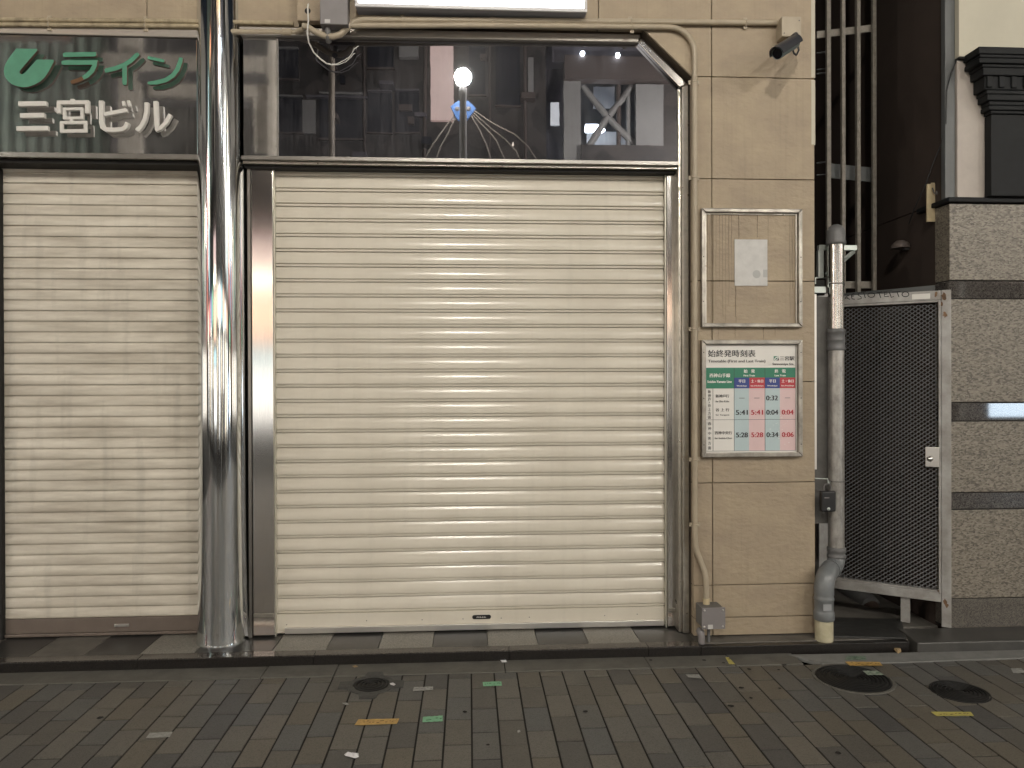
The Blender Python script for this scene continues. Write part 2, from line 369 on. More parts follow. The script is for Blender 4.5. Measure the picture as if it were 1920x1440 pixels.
# steel portal round the main doorway: each leg of the frame a member
b = MB(); Y0, Y1 = 4.357, 4.47
b.prism([(-1.302, 3.545), (1.001, 3.553), (1.016, 3.600), (-1.302, 3.590)], 4.352, Y1, STEELH)
b.prism([(1.003, 3.552), (1.0175, 3.600), (1.306, 3.312), (1.250, 3.296)], Y0, Y1, STEEL)
b.box(1.266, 1.306, 4.365, Y1, ZT, 3.311, FRAME)
b.box(1.247, 1.2655, 4.385, Y1, ZT, 3.295, FRAME)
b.build('portal_frame', bld, bevel=.004)
# smoked mirror fascia
b = MB()
b.prism([(-1.29, 2.862), (-1.102, 2.862), (-1.102, 3.543), (-1.29, 3.543)], 4.388, 4.41, MIRROR2)
b.box(-1.1015, -1.0915, 4.3845, 4.41, 2.862, 3.543, LIP)
b.prism([(-1.091, 2.862), (1.245, 2.862), (1.245, 3.296), (1.003, 3.55), (-1.091, 3.543)], 4.390, 4.41, MIRROR)
f_ = b.build('fascia_panel', bld, label='dark mirror fascia panel over the main shutter')
b = MB()
b.box(-1.30, 1.247, 4.372, 4.45, 2.838, 2.8615, LIP)
b.box(-1.30, 1.247, 4.40, 4.50, 2.822, 2.8375, FRAME)
b.box(-1.30, 1.247, 4.43, 4.56, 2.806, 2.8215, DARK)
b.build('lintel', bld, bevel=.002)
# left fascia, trim and lintel
b = MB(); b.prism([(-6, 2.868), (-1.50, 2.868), (-1.50, 3.528), (-6, 3.528)], 4.392, 4.412, MIRROR2)
b.build('fascia_panel', bld, label='dull steel fascia panel carrying the raised letters')
b = MB(); b.box(-6, -1.50, 4.378, 4.47, 3.533, 3.578, STEELH); b.box(-6, -1.50, 4.380, 4.47, 3.5785, 3.604, CREAM)
b.build('trim_rail', bld, bevel=.004)
b = MB(); b.box(-6, -1.50, 4.384, 4.45, 2.836, 2.8675, LIP); b.box(-6, -1.50, 4.42, 4.62, 2.815, 2.8355, DARK)
b.build('lintel', bld, bevel=.003)
# side panels of the main doorway
for x0, x1 in ((-1.268, -1.146), (1.199, 1.2465)):
    b = MB(); b.box(x0, x1, 4.458, 4.50, ZT+.012, 2.806, STEEL)
    b.build('side_panel', bld, bevel=.002)
for q_ in ((-1.266, -1.15, .178, .200), (1.203, 1.246, .160, .182)):
    b = MB(); b.box(q_[0], q_[1], 4.453, 4.4575, q_[2], q_[3], FRAME); b.build('latch_strip', bld, bevel=.002)
b = MB(); b.box(-1.305, -1.2685, 4.50, 4.62, ZT, 2.83, DARK); b.box(-1.29, -1.2725, 4.452, 4.502, ZT, 2.806, LIP)
b.build('jamb', bld)

def shutter(x0, x1, z0, z1, y, pitch, m, style):
    """interlocking slats: a bowed face, curling back towards its top edge, then a narrow bead between two grooves"""
    b = MB(); nx = 10; xs = [x0+(x1-x0)*i/nx for i in range(nx+1)]
    def sheet(prof, smooth):
        vs = [(x, yy+.0016*sin(5*x+zz*2.3)+.0008*sin(17*x+zz*31), zz) for zz, yy in prof for x in xs]
        fs = [(i*(nx+1)+k, i*(nx+1)+k+1, (i+1)*(nx+1)+k+1, (i+1)*(nx+1)+k) for i in range(len(prof)-1) for k in range(nx)]
        b.raw(vs, fs, m, smooth)
    f0, f1, t0, t1, gd = (.225, .955, -5, 28, .0135) if style == 0 else (.085, .93, -10, 30, .0115)
    z = z0
    while z < z1-.002:
        q = random.uniform(-.0006, .0006); d = 0.0; body = []; n_ = 12
        for i in range(n_+1):
            f = f0+(f1-f0)*i/n_; body.append((z+f*pitch, y+d+q)); d += math.tan(radians(t0+(t1-t0)*(i+.5)/n_))*(f1-f0)/n_*pitch
        body = [p for p in body if p[0] <= z1]
        if style == 0:
            lo = [(z-.045*pitch, y+gd+.004), (z+.012*pitch, y+gd+.004), (z+.018*pitch, y+.009), (z+.04*pitch, y+.0060), (z+.145*pitch, y+.0050), (z+.160*pitch, y+.0065), (z+.164*pitch, y+gd), (z+.214*pitch, y+gd), (z+.218*pitch, y+.001+q), body[0]]
        else:
            lo = [(z-.07*pitch, y+gd), (z+.050*pitch, y+gd), (z+.06*pitch, y+.003+q), body[0]]
        sheet([p for p in lo if p[0] <= z1], False)
        if len(body) > 2: sheet(body, True)
        z += pitch
    b.box(x0, x1, y+gd+.006, y+gd+.012, z0, z1, m)
    return b
b = shutter(-1.143, 1.190, .181, 2.815, 4.500, .0897, SHUT, 0)
sh = b.build('roller_shutter', bld, label='clean pale beige roller shutter of wide slats under the dark mirror panel')
b = MB(); b.box(-1.143, 1.190, 4.497, 4.52, .086, .179, SHUT)
b.box(-1.143, 1.190, 4.500, 4.52, .0665, .0855, SHUT)
b.box(-1.092, 1.180, 4.478, 4.4965, .0675, .103, ALU)
b.build('bottom_bar', sh, bevel=.003)
for x, z in ((-1.085, .128), (-.615, .142), (-.285, .14), (.36, .142), (-.04, .140), (.19, .14), (.82, .142), (1.02, .146)):
    b = MB(); b.lathe([(0.0001, 0), (.0042, .0006), (.0052, .003)], (x, 4.4965, z-.01), GREYD, 8, axis=(0, 1, 0)); b.build('screw', sh)
b = MB(); L_ = .113; zc, xc = .1405, .072
pl = [(xc+sx*(L_/2-.012)+.012*cos(radians(a)), zc+.012*sin(radians(a))) for sx, r0 in ((1, -90), (-1, 90)) for a in range(r0, r0+181, 20)]
b.prism(pl, 4.491, 4.4968, BLACKP); 
rs_ = random.Random(4)
for k in range(9):          # the maker's lettering, worn past reading
    x_ = .040+k*.0068; b.box(x_, x_+.0016, 4.4900, 4.4915, .1362, .1362+rs_.choice((.006, .0085)), WHITEL)
    b.box(x_+.0017, x_+.0046, 4.4902, 4.4915, rs_.choice((.1362, .1392, .1422)), .1362+.0078, WHITEL) if k % 2 else b.box(x_+.0017, x_+.0044, 4.4902, 4.4915, .1362, .1378, WHITEL)
b.build('nameplate', sh)
for x0, x1 in ((-1.1455, -1.1435), (1.1905, 1.1985)):
    pass
for x0, x1 in ((-1.1455, -1.1395), (1.1905, 1.1975)):
    b = MB(); b.box(x0, x1, 4.470, 4.502, ZT, 2.806, SHUT_EDGE); b.build('guide_rail', sh, bevel=.0015)

b = shutter(-5.5, -1.40, .169, 2.90, 4.548, .0625, SHUT2, 1)
sh2 = b.build('roller_shutter', bld, label='dirty pale roller shutter of narrow slats left of the chrome pillar')
b = MB(); b.box(-5.5, -1.40, 4.545, 4.57, .082, .167, SHUT_DARK); b.box(-5.5, -1.40, 4.535, 4.57, .064, .0815, SHUT_DARK)
b.build('bottom_bar', sh2, bevel=.004)
b = MB(); b.box(-2.10, -2.015, 4.540, 4.5445, .112, .130, ALU); b.box(-2.095, -2.082, 4.536, 4.5398, .114, .128, ALU); b.box(-2.033, -2.02, 4.536, 4.5398, .114, .128, ALU)
b.build('nameplate', sh2, bevel=.0015)
b = MB(); b.box(-2.79, -2.722, 4.515, 4.5465, ZT, 2.81, DARK)
b.build('guide_rail', sh2)
# chrome pillar
b = MB(); cx, cy = -1.434, 4.442
prof = [(.150, ZT), (.150, ZT+.004), (.147, .075), (.144, .12), (.1405, .2), (.138, .32), (.1355, .5), (.1325, .9), (.1315, 1.4), (.131, 2.0), (.131, 5.5)]
b.lathe(prof, (cx, cy, 0), CHROME, 96)
pil = b.build('pillar', bld, label='mirror bright round chrome pillar between the two shutters')
# ------------------------------------------------------------------ raised letters on the left fascia
def zz(px, py, dy=0): return (-2.597+(px/4-9)*.0029256, 3.432-(py/4-93)*.003+(px/4-9)*6e-5)
def S(pts): return [zz(*p) for p in pts]
sg = thing('green_sign', (-2.1, 4.36, 3.33), 'green raised company emblem and katakana letters on the dull steel fascia', 'sign')
b = MB()
def rnd(pts):   # a rounded outline
    return S(pts)
b.prism(S([(132, 372), (284, 374), (290, 384), (226, 460), (172, 522), (157, 542), (156, 555), (168, 564), (184, 560), (202, 545), (246, 496), (284, 454), (408, 456), (412, 468), (372, 545), (345, 585), (310, 618), (268, 642), (222, 658), (180, 662), (140, 655), (100, 640), (66, 612), (46, 580), (39, 545), (42, 512), (56, 478), (90, 425)]), 4.345, 4.366, GREEN, GREENS)
b.build('emblem', sg, bevel=.0012)
def letter(name, strokes, par, m, y0, y1, bev=.0025):
    b = MB()
    for i, st in enumerate(strokes):
        mm = st[2] if len(st) > 2 else m
        b.ribbon(S(st[0]), st[1], y0+i*.0009, y1-i*.0004, mm, GREENS if m == GREEN else None)
    return b.build(name, par, bevel=bev)
T = .0265
letter('letter', [([(478, 420), (500, 418), (712, 414), (728, 415)], [.019, T, T, .019]), ([(466, 478), (490, 477), (716, 475), (712, 500), (692, 540), (655, 575), (625, 592)], [.019, T, T, T, T, T, .023]), ([(624, 592), (590, 608), (552, 620), (535, 626)], [.023, .022, .022, .018], RUSTY)], sg, GREEN, 4.345, 4.366)
letter('letter', [([(1046, 408), (1030, 420), (985, 462), (940, 492), (870, 520), (800, 536), (788, 538)], [.018, T, T, T, T, T, .018]), ([(938, 490), (938, 625), (938, 645)], [T, T, .02])], sg, GREEN, 4.345, 4.366)
letter('letter', [([(1112, 436), (1125, 440), (1225, 462), (1240, 465)], [.016, .02, .02, .016]), ([(1364, 436), (1358, 470), (1335, 530), (1300, 575), (1250, 607), (1185, 625), (1125, 630), (1110, 630)], [.022, T, T, T, T, T, .02, .012])], sg, GREEN, 4.345, 4.366)
sw = thing('white_sign', (-2.1, 4.36, 3.05), 'white raised building name letters beneath the green katakana', 'sign')
Q = .0275
letter('letter', [([(148, 788), (357, 786)], Q), ([(160, 875), (341, 873)], Q), ([(132, 972), (368, 970)], Q)], sw, WHITEL, 4.338, 4.364)
letter('letter', [([(550, 752), (550, 778)], .021), ([(448, 860), (448, 780)], .022), ([(434, 778), (672, 776)], .022), ([(658, 782), (658, 858)], .022), ([(478, 826), (626, 824)], .016), ([(487, 820), (487, 902)], .016), ([(617, 820), (617, 902)], .016), ([(478, 893), (626, 891)], .016), ([(540, 895), (530, 926)], .016), ([(452, 926), (652, 924)], .018), ([(463, 922), (463, 998)], .019), ([(640, 922), (640, 998)], .019), ([(452, 988), (652, 986)], .020)], sw, WHITEL, 4.338, 4.364, .0012)
letter('letter', [([(764, 764), (765, 930), (775, 965), (800, 982), (860, 985), (920, 980), (945, 965), (962, 930)], .0255), ([(785, 868), (955, 836)], .0235), ([(928, 768), (934, 805)], .016), ([(966, 762), (976, 808)], .016)], sw, WHITEL, 4.338, 4.364)
letter('letter', [([(1106, 778), (1104, 850), (1090, 910), (1066, 955), (1030, 992)], .0235), ([(1172, 768), (1176, 880), (1184, 988)], .0245), ([(1172, 992), (1205, 975), (1250, 930), (1284, 868)], [.015, .021, .023, .023])], sw, WHITEL, 4.338, 4.364)

# ------------------------------------------------------------------ light box, electric boxes, conduits
GLOW = mat('lit_acrylic', (.9, .9, .92), .4, emit=(.93, .95, 1.0), estr=5.0)
CASE = mat('light_box_casing', (.30, .31, .36), .4, var=.05)
CASEW = mat('light_box_rim', (.62, .61, .62), .35)
t = thing('light_box_sign', (.03, 4.25, 3.65), 'white glowing light box sign cut off by the top of the picture', 'light box')
b = MB(); b.box(-.622, .672, 4.212, 4.299, 3.645, 4.25, CASE); b.build('casing', t, bevel=.004)
b = MB(); b.box(-.625, .675, 4.196, 4.2115, 3.644, 3.664, CASEW); b.box(-.625, .675, 4.196, 4.2115, 4.232, 4.252, CASEW)
b.box(-.625, -.607, 4.196, 4.2115, 3.6645, 4.2315, CASEW); b.box(.657, .675, 4.196, 4.2115, 3.6645, 4.2315, CASEW); b.build('rim', t, bevel=.003)
b = MB(); b.box(-.6065, .6565, 4.200, 4.2105, 3.6645, 4.2315, GLOW); b.build('lit_face', t)
t = thing('electric_box', (-.745, 4.26, 3.55), 'lilac grey electric box above the flexible conduit', 'electric box')
b = MB(); b.box(-.822, -.668, 4.222, 4.2995, 3.553, 3.86, GREYB); b.build('casing', t, bevel=.004)
b = MB(); b.box(-.795, -.765, 4.2205, 4.2216, 3.560, 3.580, WHITEP); b.build('sticker', t)
b = MB(); b.tube([(-.787, 4.27, 3.555), (-.787, 4.27, 3.505), (-.787, 4.30, 3.49)], .016, GREYD, 12); b.build('pipe_stub', t)
# conduits : thing per run, saddles as parts
def saddle(par, x, z, y, r, up=True):
    b = MB()
    if up: b.box(x-r-.016, x+r+.016, y+.004, y+.012, z-.011, z+.011, PAINTB); b.tube([(x-r-.003, y+.006, z), (x-r, y-.004, z), (x, y-r-.003, z), (x+r, y-.004, z), (x+r+.003, y+.006, z)], .0045, PAINTB, 6)
    else: b.box(x-.011, x+.011, y+.004, y+.012, z-r-.016, z+r+.016, PAINTB); b.tube([(x, y+.006, z-r-.003), (x, y-.004, z-r), (x, y-r-.003, z), (x, y-.004, z+r), (x, y+.006, z+r+.003)], .0045, PAINTB, 6)
    b.build('saddle', par)
CY = 4.279
t = thing('conduit', (.6, CY, 3.63), 'upper straight beige conduit running right to the beige camera box', 'conduit')
b = MB(); fl = [(-.93, CY, 3.565), (-.90, CY, 3.562), (-.86, CY, 3.535), (-.81, CY-.005, 3.512), (-.76, CY-.006, 3.506), (-.72, CY-.004, 3.52), (-.68, CY, 3.56), (-.64, CY, 3.596), (-.59, CY, 3.609), (-.5, CY, 3.612)]
b.tube(fl, .0175, PAINTB, 12); b.tube([(-1.42, CY+.08, 3.560), (-.99, CY+.08, 3.565), (-.925, CY+.03, 3.565), (-.915, CY, 3.565)], .0155, PAINTB, 12)
b.tube([(-1.06, CY+.08, 3.5645), (-1.01, CY+.08, 3.565)], .020, PAINTB, 12)
b.tube([(-.5, CY, 3.612), (.2, CY, 3.624), (1.0, CY, 3.637), (1.812, CY, 3.650)], .0165, PAINTB, 14); b.build('pipe', t)
for x in (-.37, .14, .94): saddle(t, x, 3.6145+(x+.37)*.0163, CY, .0165, False)
saddle(t, 1.62, 3.646, CY, .0165, False)
t = thing('conduit', (1.31, CY, 1.9), 'beige conduit bending down beside the steel door frame to the small grey box', 'conduit')
b = MB(); pts = [(-.66, CY, 3.574), (0, CY, 3.592), (.6, CY, 3.602), (1.17, CY, 3.609)]
for i in range(1, 9):
    a = radians(90-90*i/8); pts.append((1.17+.146*cos(a), CY, 3.463+.146*sin(a)))
pts += [(1.315, CY, 2.6), (1.314, CY, 1.6), (1.312, CY, .66), (1.315, CY, .60), (1.325, CY, .56), (1.352, CY, .49), (1.366, CY-.01, .45), (1.371, CY-.02, .40), (1.372, CY-.02, .26)]
b.tube(pts, .0160, PAINTB, 14); b.tube([(1.371, CY-.02, .295), (1.372, CY-.02, .262)], .0195, CREAM, 12); b.build('pipe', t)
saddle(t, .95, 3.606, CY, .016, False)
for z in (3.295, 2.74, 1.86, 1.10, .72): saddle(t, 1.3135, z, CY, .016)
for q, (za, lab) in enumerate(((3.616, 'higher of two stained beige conduits above the left fascia'), (3.589, 'lower of two stained beige conduits above the left fascia'))):
    YL = CY+.087; t = thing('conduit', (-2.5, YL, za), lab, 'conduit', 'conduits above the left fascia')
    b = MB(); b.tube([(-5.5, YL, za-.06), (-1.60, YL, za+.002), (-1.00 if q == 0 else -1.45, YL, za+.004)], .0125, mat('stained_conduit' if q == 0 else 'stained_conduit_low', (.40, .33, .22), .6, var=.5, vscale=14), 12); b.build('pipe', t)
    for x in (-2.36, -1.83): saddle(t, x, za-.010+(x+2.36)*.016, YL, .0125, False)
t = thing('loose_cable', (-.88, 4.28, 3.66), 'loose pale cable hanging from a hole with frayed ends over the dark panel', 'cable')
b = MB(); P = [at(578, 8, 4.297), at(577, 14, 4.27), at(578, 40, 4.25), at(576, 62, 4.25), at(579, 80, 4.29), at(588, 98, 4.33), at(600, 110, 4.34), at(612, 119, 4.34), at(620, 121, 4.34)]
b.tube(P, .0042, WHITEL, 8); b.build('cable', t)
b = MB(); b.tube([P[-1], at(632, 120, 4.34), at(645, 113, 4.34), at(655, 107, 4.34), at(660, 100, 4.34), at(664, 92, 4.34), at(672, 86, 4.34)], .0026, WHITEL, 6)
b.tube([P[-1]+Vector((0, 0, -.002)), at(634, 121.5, 4.335), at(648, 116, 4.335), at(657, 108, 4.335), at(663, 101, 4.33), at(666, 100, 4.33)], .0024, WHITEL, 6); b.build('wire', t)
b = MB(); b.lathe([(.0001, 0), (.012, .001), (.017, .003)], (-.905, 4.2965, 3.662), DARK, 12, axis=(0, 1, 0)); b.build('cable_hole', t)

# ------------------------------------------------------------------ security camera and its box
t = thing('camera_junction_box', (1.866, 4.26, 3.6), 'square beige junction box at the end of the straight conduit', 'junction box')
b = MB(); b.box(1.808, 1.925, 4.215, 4.2995, 3.542, 3.66, PAINTB); b.build('casing', t, bevel=.006)
def screws(pts, y, r, m, par):
    for x, z in pts:
        b = MB(); b.lathe([(.0001, -.001), (r*.9, 0), (r, .003)], (x, y, z), m, 8, axis=(0, 1, 0)); b.build('screw', par)
screws(((1.822, 3.561), (1.911, 3.636)), 4.213, .0042, GREYD, t)
t = thing('security_camera', (1.87, 4.2, 3.5), 'dark cylindrical security camera with a hood hanging under the beige box', 'camera')
p1 = at(1457, 101, 4.02); p0 = at(1492, 79, 4.17); d = (p1-p0).normalized(); Ln = (p1-p0).length
b = MB(); b.lathe([(.0001, 0), (.020, .002), (.030, .012), (.0315, .03), (.0315, Ln-.004), (.029, Ln), (.028, Ln-.006)], p0, CAMG, 24, axis=d); b.build('body', t)
b = MB(); b.lathe([(.0285, 0), (.0001, .001)], p1-d*.005, LENS, 24, axis=d); b.build('lens', t)
up = (Vector((0, 0, 1))-d*d.z).normalized(); sd = d.cross(up)
b = MB(); vs = []; m_ = 13; A0, A1 = p0-d*.004, p1+d*.022
for r in (.0365, .0395):
    for k in range(m_):
        a = radians(-8+196*k/(m_-1)); o_ = sd*cos(a)*r+up*sin(a)*(r+.004)
        back = A0 if True else A1
        vs += [back+o_, A1+o_-d*(.014*(1-sin(max(0, a))))]
fs = []
for q in (0, 1):
    o = q*2*m_
    for k in range(m_-1): fs.append((o+2*k, o+2*k+1, o+2*k+3, o+2*k+2) if q else (o+2*k+2, o+2*k+3, o+2*k+1, o+2*k))
for k in range(m_-1):
    fs.append((2*k+1, 2*k+3, 2*m_+2*k+3, 2*m_+2*k+1)); fs.append((2*k+2, 2*k, 2*m_+2*k, 2*m_+2*k+2))
fs.append((0, 1, 2*m_+1, 2*m_)); fs.append((2*m_-2, 4*m_-2, 4*m_-1, 2*m_-1))
b.raw(vs, fs, NAVY); b.build('hood', t)
b = MB(); b.tube([(1.872, 4.235, 3.545), (1.872, 4.235, 3.53), tuple(p0-d*.02+up*.036), tuple(p0+d*.02+up*.034)], [.026, .026, .015, .013], NAVY, 14); b.build('mount', t)
b = MB(); b.tube([p0-d*.002, p0-d*.02-up*.01, p0-d*.014-up*.05, p0+d*.03-up*.065, p0+d*.055-up*.05, p0+d*.06-up*.028], .0055, NAVY, 8); b.build('cable', t)

# ------------------------------------------------------------------ empty notice frame, paper, timetable
t = thing('notice_frame', (1.655, 4.29, 2.2), 'empty metal notice frame holding only one blank white sheet', 'frame')
def rails(x0, x1, z0, z1, wx, y0, y1, m, par, hol=.006):
    for poly in ([(x0, z1), (x1, z1), (x1-wx, z1-wx), (x0+wx, z1-wx)], [(x0, z0), (x0+wx, z0+wx), (x1-wx, z0+wx), (x1, z0)],
                 [(x0, z0), (x0, z1), (x0+wx, z1-wx), (x0+wx, z0+wx)], [(x1, z0), (x1-wx, z0+wx), (x1-wx, z1-wx), (x1, z1)]):
        b = MB(); c = (sum(p[0] for p in poly)/4, sum(p[1] for p in poly)/4)
        pp = [(c[0]+(p[0]-c[0])*.9985, c[1]+(p[1]-c[1])*.9985) for p in poly]
        b.prism(pp, y0, y1, m); b.build('rail', par, bevel=.004, segs=2)
rails(1.353, 1.955, 1.870, 2.563, .024, 4.270, 4.2995, FRAMED, t)
b = MB(); b.box(1.378, 1.930, 4.289, 4.2995, 2.531, 2.538, FRAME); b.box(1.378, 1.387, 4.289, 4.2995, 1.896, 2.530, FRAME); b.box(1.921, 1.930, 4.289, 4.2995, 1.896, 2.530, FRAME); b.build('inner_lip', t, bevel=.001)
screws(((1.365, 2.28), (1.363, 2.02), (1.944, 2.28), (1.943, 2.02)), 4.2688, .004, INKB, t)
ST1 = mat('rain_run', (.12, .085, .05), .7, var=.4, vscale=60); ST2 = mat('faint_rain_run', (.215, .165, .11), .7, var=.25, vscale=50); b = MB(); rs_ = random.Random(3)
for i, (x_, za, zb, w_) in enumerate(((1.389, 2.53, 1.90, .004), (1.398, 2.53, 1.95, .003), (1.412, 2.53, 2.02, .003), (1.432, 2.53, 1.91, .005), (1.447, 2.53, 1.99, .003), (1.468, 2.53, 2.1, .003), (1.486, 2.53, 1.93, .004), (1.505, 2.53, 1.9, .003), (1.524, 2.53, 2.0, .005), (1.540, 2.53, 2.12, .004), (1.583, 2.53, 2.385, .005), (1.695, 2.53, 2.40, .004), (1.565, 2.114, 1.90, .004), (1.76, 2.53, 2.35, .002), (1.89, 2.53, 1.93, .003), (1.905, 2.53, 2.1, .003), (1.46, 1.868, 1.80, .003), (1.56, 1.868, 1.81, .003), (1.73, 1.868, 1.80, .004), (1.80, 1.868, 1.815, .003), (1.42, 1.868, 1.80, .003))):
    n_ = 9; pts = [(x_+rs_.uniform(-.0018, .0018), za+(zb-za)*k/n_) for k in range(n_+1)]
    b.ribbon(pts, [w_*rs_.uniform(.4, 1.1)*(1-.6*k/n_) for k in range(n_+1)], 4.2985-.00002*i, 4.2998, ST1 if i in (10, 11, 12, 18) else ST2)
b.build('rain_stain', t)
b = MB(); b.box(1.557, 1.753, 4.2945, 4.297, 2.115, 2.386, WHITEP)
g = mat('paper_stain', (.40, .40, .39), .6)
b.lathe([(.024, 0), (.0001, -.0003)], (1.688, 4.2942, 2.183), g, 16, axis=(0, 1, 0)); b.box(1.727, 1.752, 4.2938, 4.2944, 2.165, 2.210, g)
tag(b.build('paper_sheet'), 'blank white sheet taped inside the empty notice frame', 'paper')

t = thing('timetable_board', (1.65, 4.28, 1.45), 'framed first and last train timetable with green blue and red cells', 'timetable')
rails(1.350, 1.951, 1.112, 1.796, .026, 4.262, 4.2995, FRAMED, t)
screws(((1.361, 1.723), (1.361, 1.456), (1.361, 1.186), (1.94, 1.723), (1.94, 1.456), (1.94, 1.186)), 4.2608, .0037, INKB, t)
def U(u): return 1.350+(u-80)*(.601/1090)
def V(v): return 1.796-(v-97)*(.684/1273)
b = MB(); BY = 4.285
b.box(1.3765, 1.9245, BY, 4.2995, 1.1385, 1.7695, BOARD)
def cell(u0, v0, u1, v1, m, k=1): b.box(U(u0), U(u1), BY-.0006*k, BY-.0001, V(v1), V(v0), m)
cell(135, 398, 1105, 624, BGREEN)
for u0, u1, m in ((440, 604, BBLUE), (605, 771, BRED), (772, 936, BBLUE), (937, 1105, BRED)): cell(u0, 507, u1, 623, m, 2)
for u0, u1, m in ((440, 600, BLB), (601, 772, BPK), (777, 936, BLB), (937, 1105, BPK)): cell(u0, 626, u1, 1303, m)
for u in (211, 440, 774): cell(u-1.6, 398 if u > 300 else 626, u+1.6, 1304, BTXT, 3)
for v in (964, 1304): cell(135, v-1.5, 1105, v+1.5, BTXT, 3)
cell(133, 150, 136, 1304, BGRY, 3); cell(1105, 150, 1108, 1304, BGRY, 3); cell(133, 149, 1108, 152, BGRY, 3)
def tx(s_, u0, u1, v0, v1, m, bold=.015): b.heavy(s_, U(u0), U(u1), V(v1), V(v0), BY-.0022, m, bold*.04)
tx('始終発時刻表', 160, 670, 204, 282, BTXT, .022); tx('Timetable (First and Last Train)', 160, 778, 311, 350, BGRY, .02)
tx('三宮駅', 936, 1093, 273, 320, BTXT, .02); tx('Sannomiya Sta.', 856, 1090, 346, 378, BGRY, .02)
cell(870, 274, 925, 320, BGREEN, 2); cell(903, 296, 925, 320, BTXT, 3)
b.ribbon([(U(876), V(316)), (U(884), V(296)), (U(900), V(286)), (U(922), V(280))], .0055, BY-.0030, BY-.0022, BWHT)
b.ribbon([(U(884), V(318)), (U(908), V(308)), (U(918), V(288))], .0035, BY-.0034, BY-.0022, BWHT)
tx('西神山手線', 175, 396, 460, 503, BWHT, .02); tx('Seishin-Yamate Line', 151, 413, 536, 563, BWHT, .02)
for s_, u0, u1 in (('始', 545, 583), ('発', 624, 662), ('終', 880, 918), ('電', 960, 998)): tx(s_, u0, u1, 417, 455, BWHT, .02)
tx('First Train', 543, 663, 474, 493, BWHT, .02); tx('Last Train', 880, 998, 474, 493, BWHT, .02)
for u in (440, 772):
    tx('平日', u+47, u+117, 528, 562, BWHT, .02); tx('Weekdays', u+26, u+136, 588, 607, BWHT, .01)
for u in (605, 937): tx('土・休日', u+18, u+148, 528, 562, BWHT, .02); tx('Sat./Holidays', u+12, u+152, 588, 607, BWHT, .01)
for k, c_ in enumerate('新神戸'): tx(c_, 156, 188, 640+k*43, 674+k*43, BGRY, .01)
for k, c_ in enumerate('谷上方面'): tx(c_, 156, 188, 790+k*43, 824+k*43, BGRY, .01)
cell(168, 770, 176, 778, BGRY, 3)
for k, c_ in enumerate('西神中央方面'): tx(c_, 157, 189, 988+k*53, 1022+k*53, BGRY, .01)
for s_, e_, v, q in (('新神戸行', 'for Shin-Kobe', 688, 240), ('谷 上 行', 'for Tanigami', 838, 240), ('西神中央行', 'for Seishin-Chuo', 1088, 230)):
    w_ = 185 if v > 1000 else 145
    tx(s_, q, q+w_, v, v+36, BGRY, .015); tx(e_, q, q+w_, v+65, v+86, BGRY, .01)
for u in (494, 656, 990): cell(u, 727, u+58, 732, BGRY, 3)
for s_, u0, v0, m in (('0:32', 787, 703, BTXT), ('5:41', 459, 859, BTXT), ('5:41', 624, 859, BTXR), ('0:04', 789, 859, BTXT), ('0:04', 957, 859, BTXR), ('5:28', 460, 1104, BTXT), ('5:28', 625, 1104, BTXR), ('0:34', 790, 1104, BTXT), ('0:06', 958, 1104, BTXR)):
    tx(s_, u0, u0+125, v0, v0+53, m, .035)
for k in range(34):     # scuffs where the film has flaked
    u, v = random.choice([(870, 1080), (900, 1050), (660, 850), (990, 955), (820, 920), (960, 1200)]); u += random.uniform(-60, 90); v += random.uniform(-60, 60); a = random.uniform(-.9, .3); l_ = random.uniform(4, 15)
    b.ribbon([(U(u), V(v)), (U(u+l_*cos(a)), V(v-l_*sin(a)))], random.uniform(.0008, .0024), BY-.0045-.00002*k, BY-.0040, BWHT)
b.build('printed_panel', t)

# ------------------------------------------------------------------ small grey box at the wall foot and pipe stubs
t = thing('floor_junction_box', (1.40, 4.26, .06), 'small square grey junction box low on the beige wall under the conduit', 'junction box')
b = MB(); b.box(1.322, 1.448, 4.175, 4.2985, .150, .262, GREYD); b.build('casing', t, bevel=.003)
b = MB(); b.box(1.317, 1.453, 4.167, 4.1745, .145, .268, GREYB); b.build('lid', t, bevel=.002)
screws([(x, z) for x in (1.332, 1.438) for z in (.160, .253)], 4.1645, .0065, ALU, t)
b = MB(); b.box(1.352, 1.380, 4.1655, 4.1665, .147, .172, WHITEP); b.build('sticker', t)
b = MB(); b.tube([(1.372, 4.22, .151), (1.372, 4.22, .054)], .010, PIPED, 12); b.build('pipe_stub', t)
b = MB(); b.tube([(1.325, 4.20, .054), (1.325, 4.20, .085), (1.322, 4.205, .112), (1.316, 4.215, .128), (1.313, 4.222, .136)], [.019, .019, .022, .020, .010], GREYB, 16)
tag(b.build('pipe_elbow', bevel=0), 'short grey elbow pipe stub beside the low grey box', 'pipe')
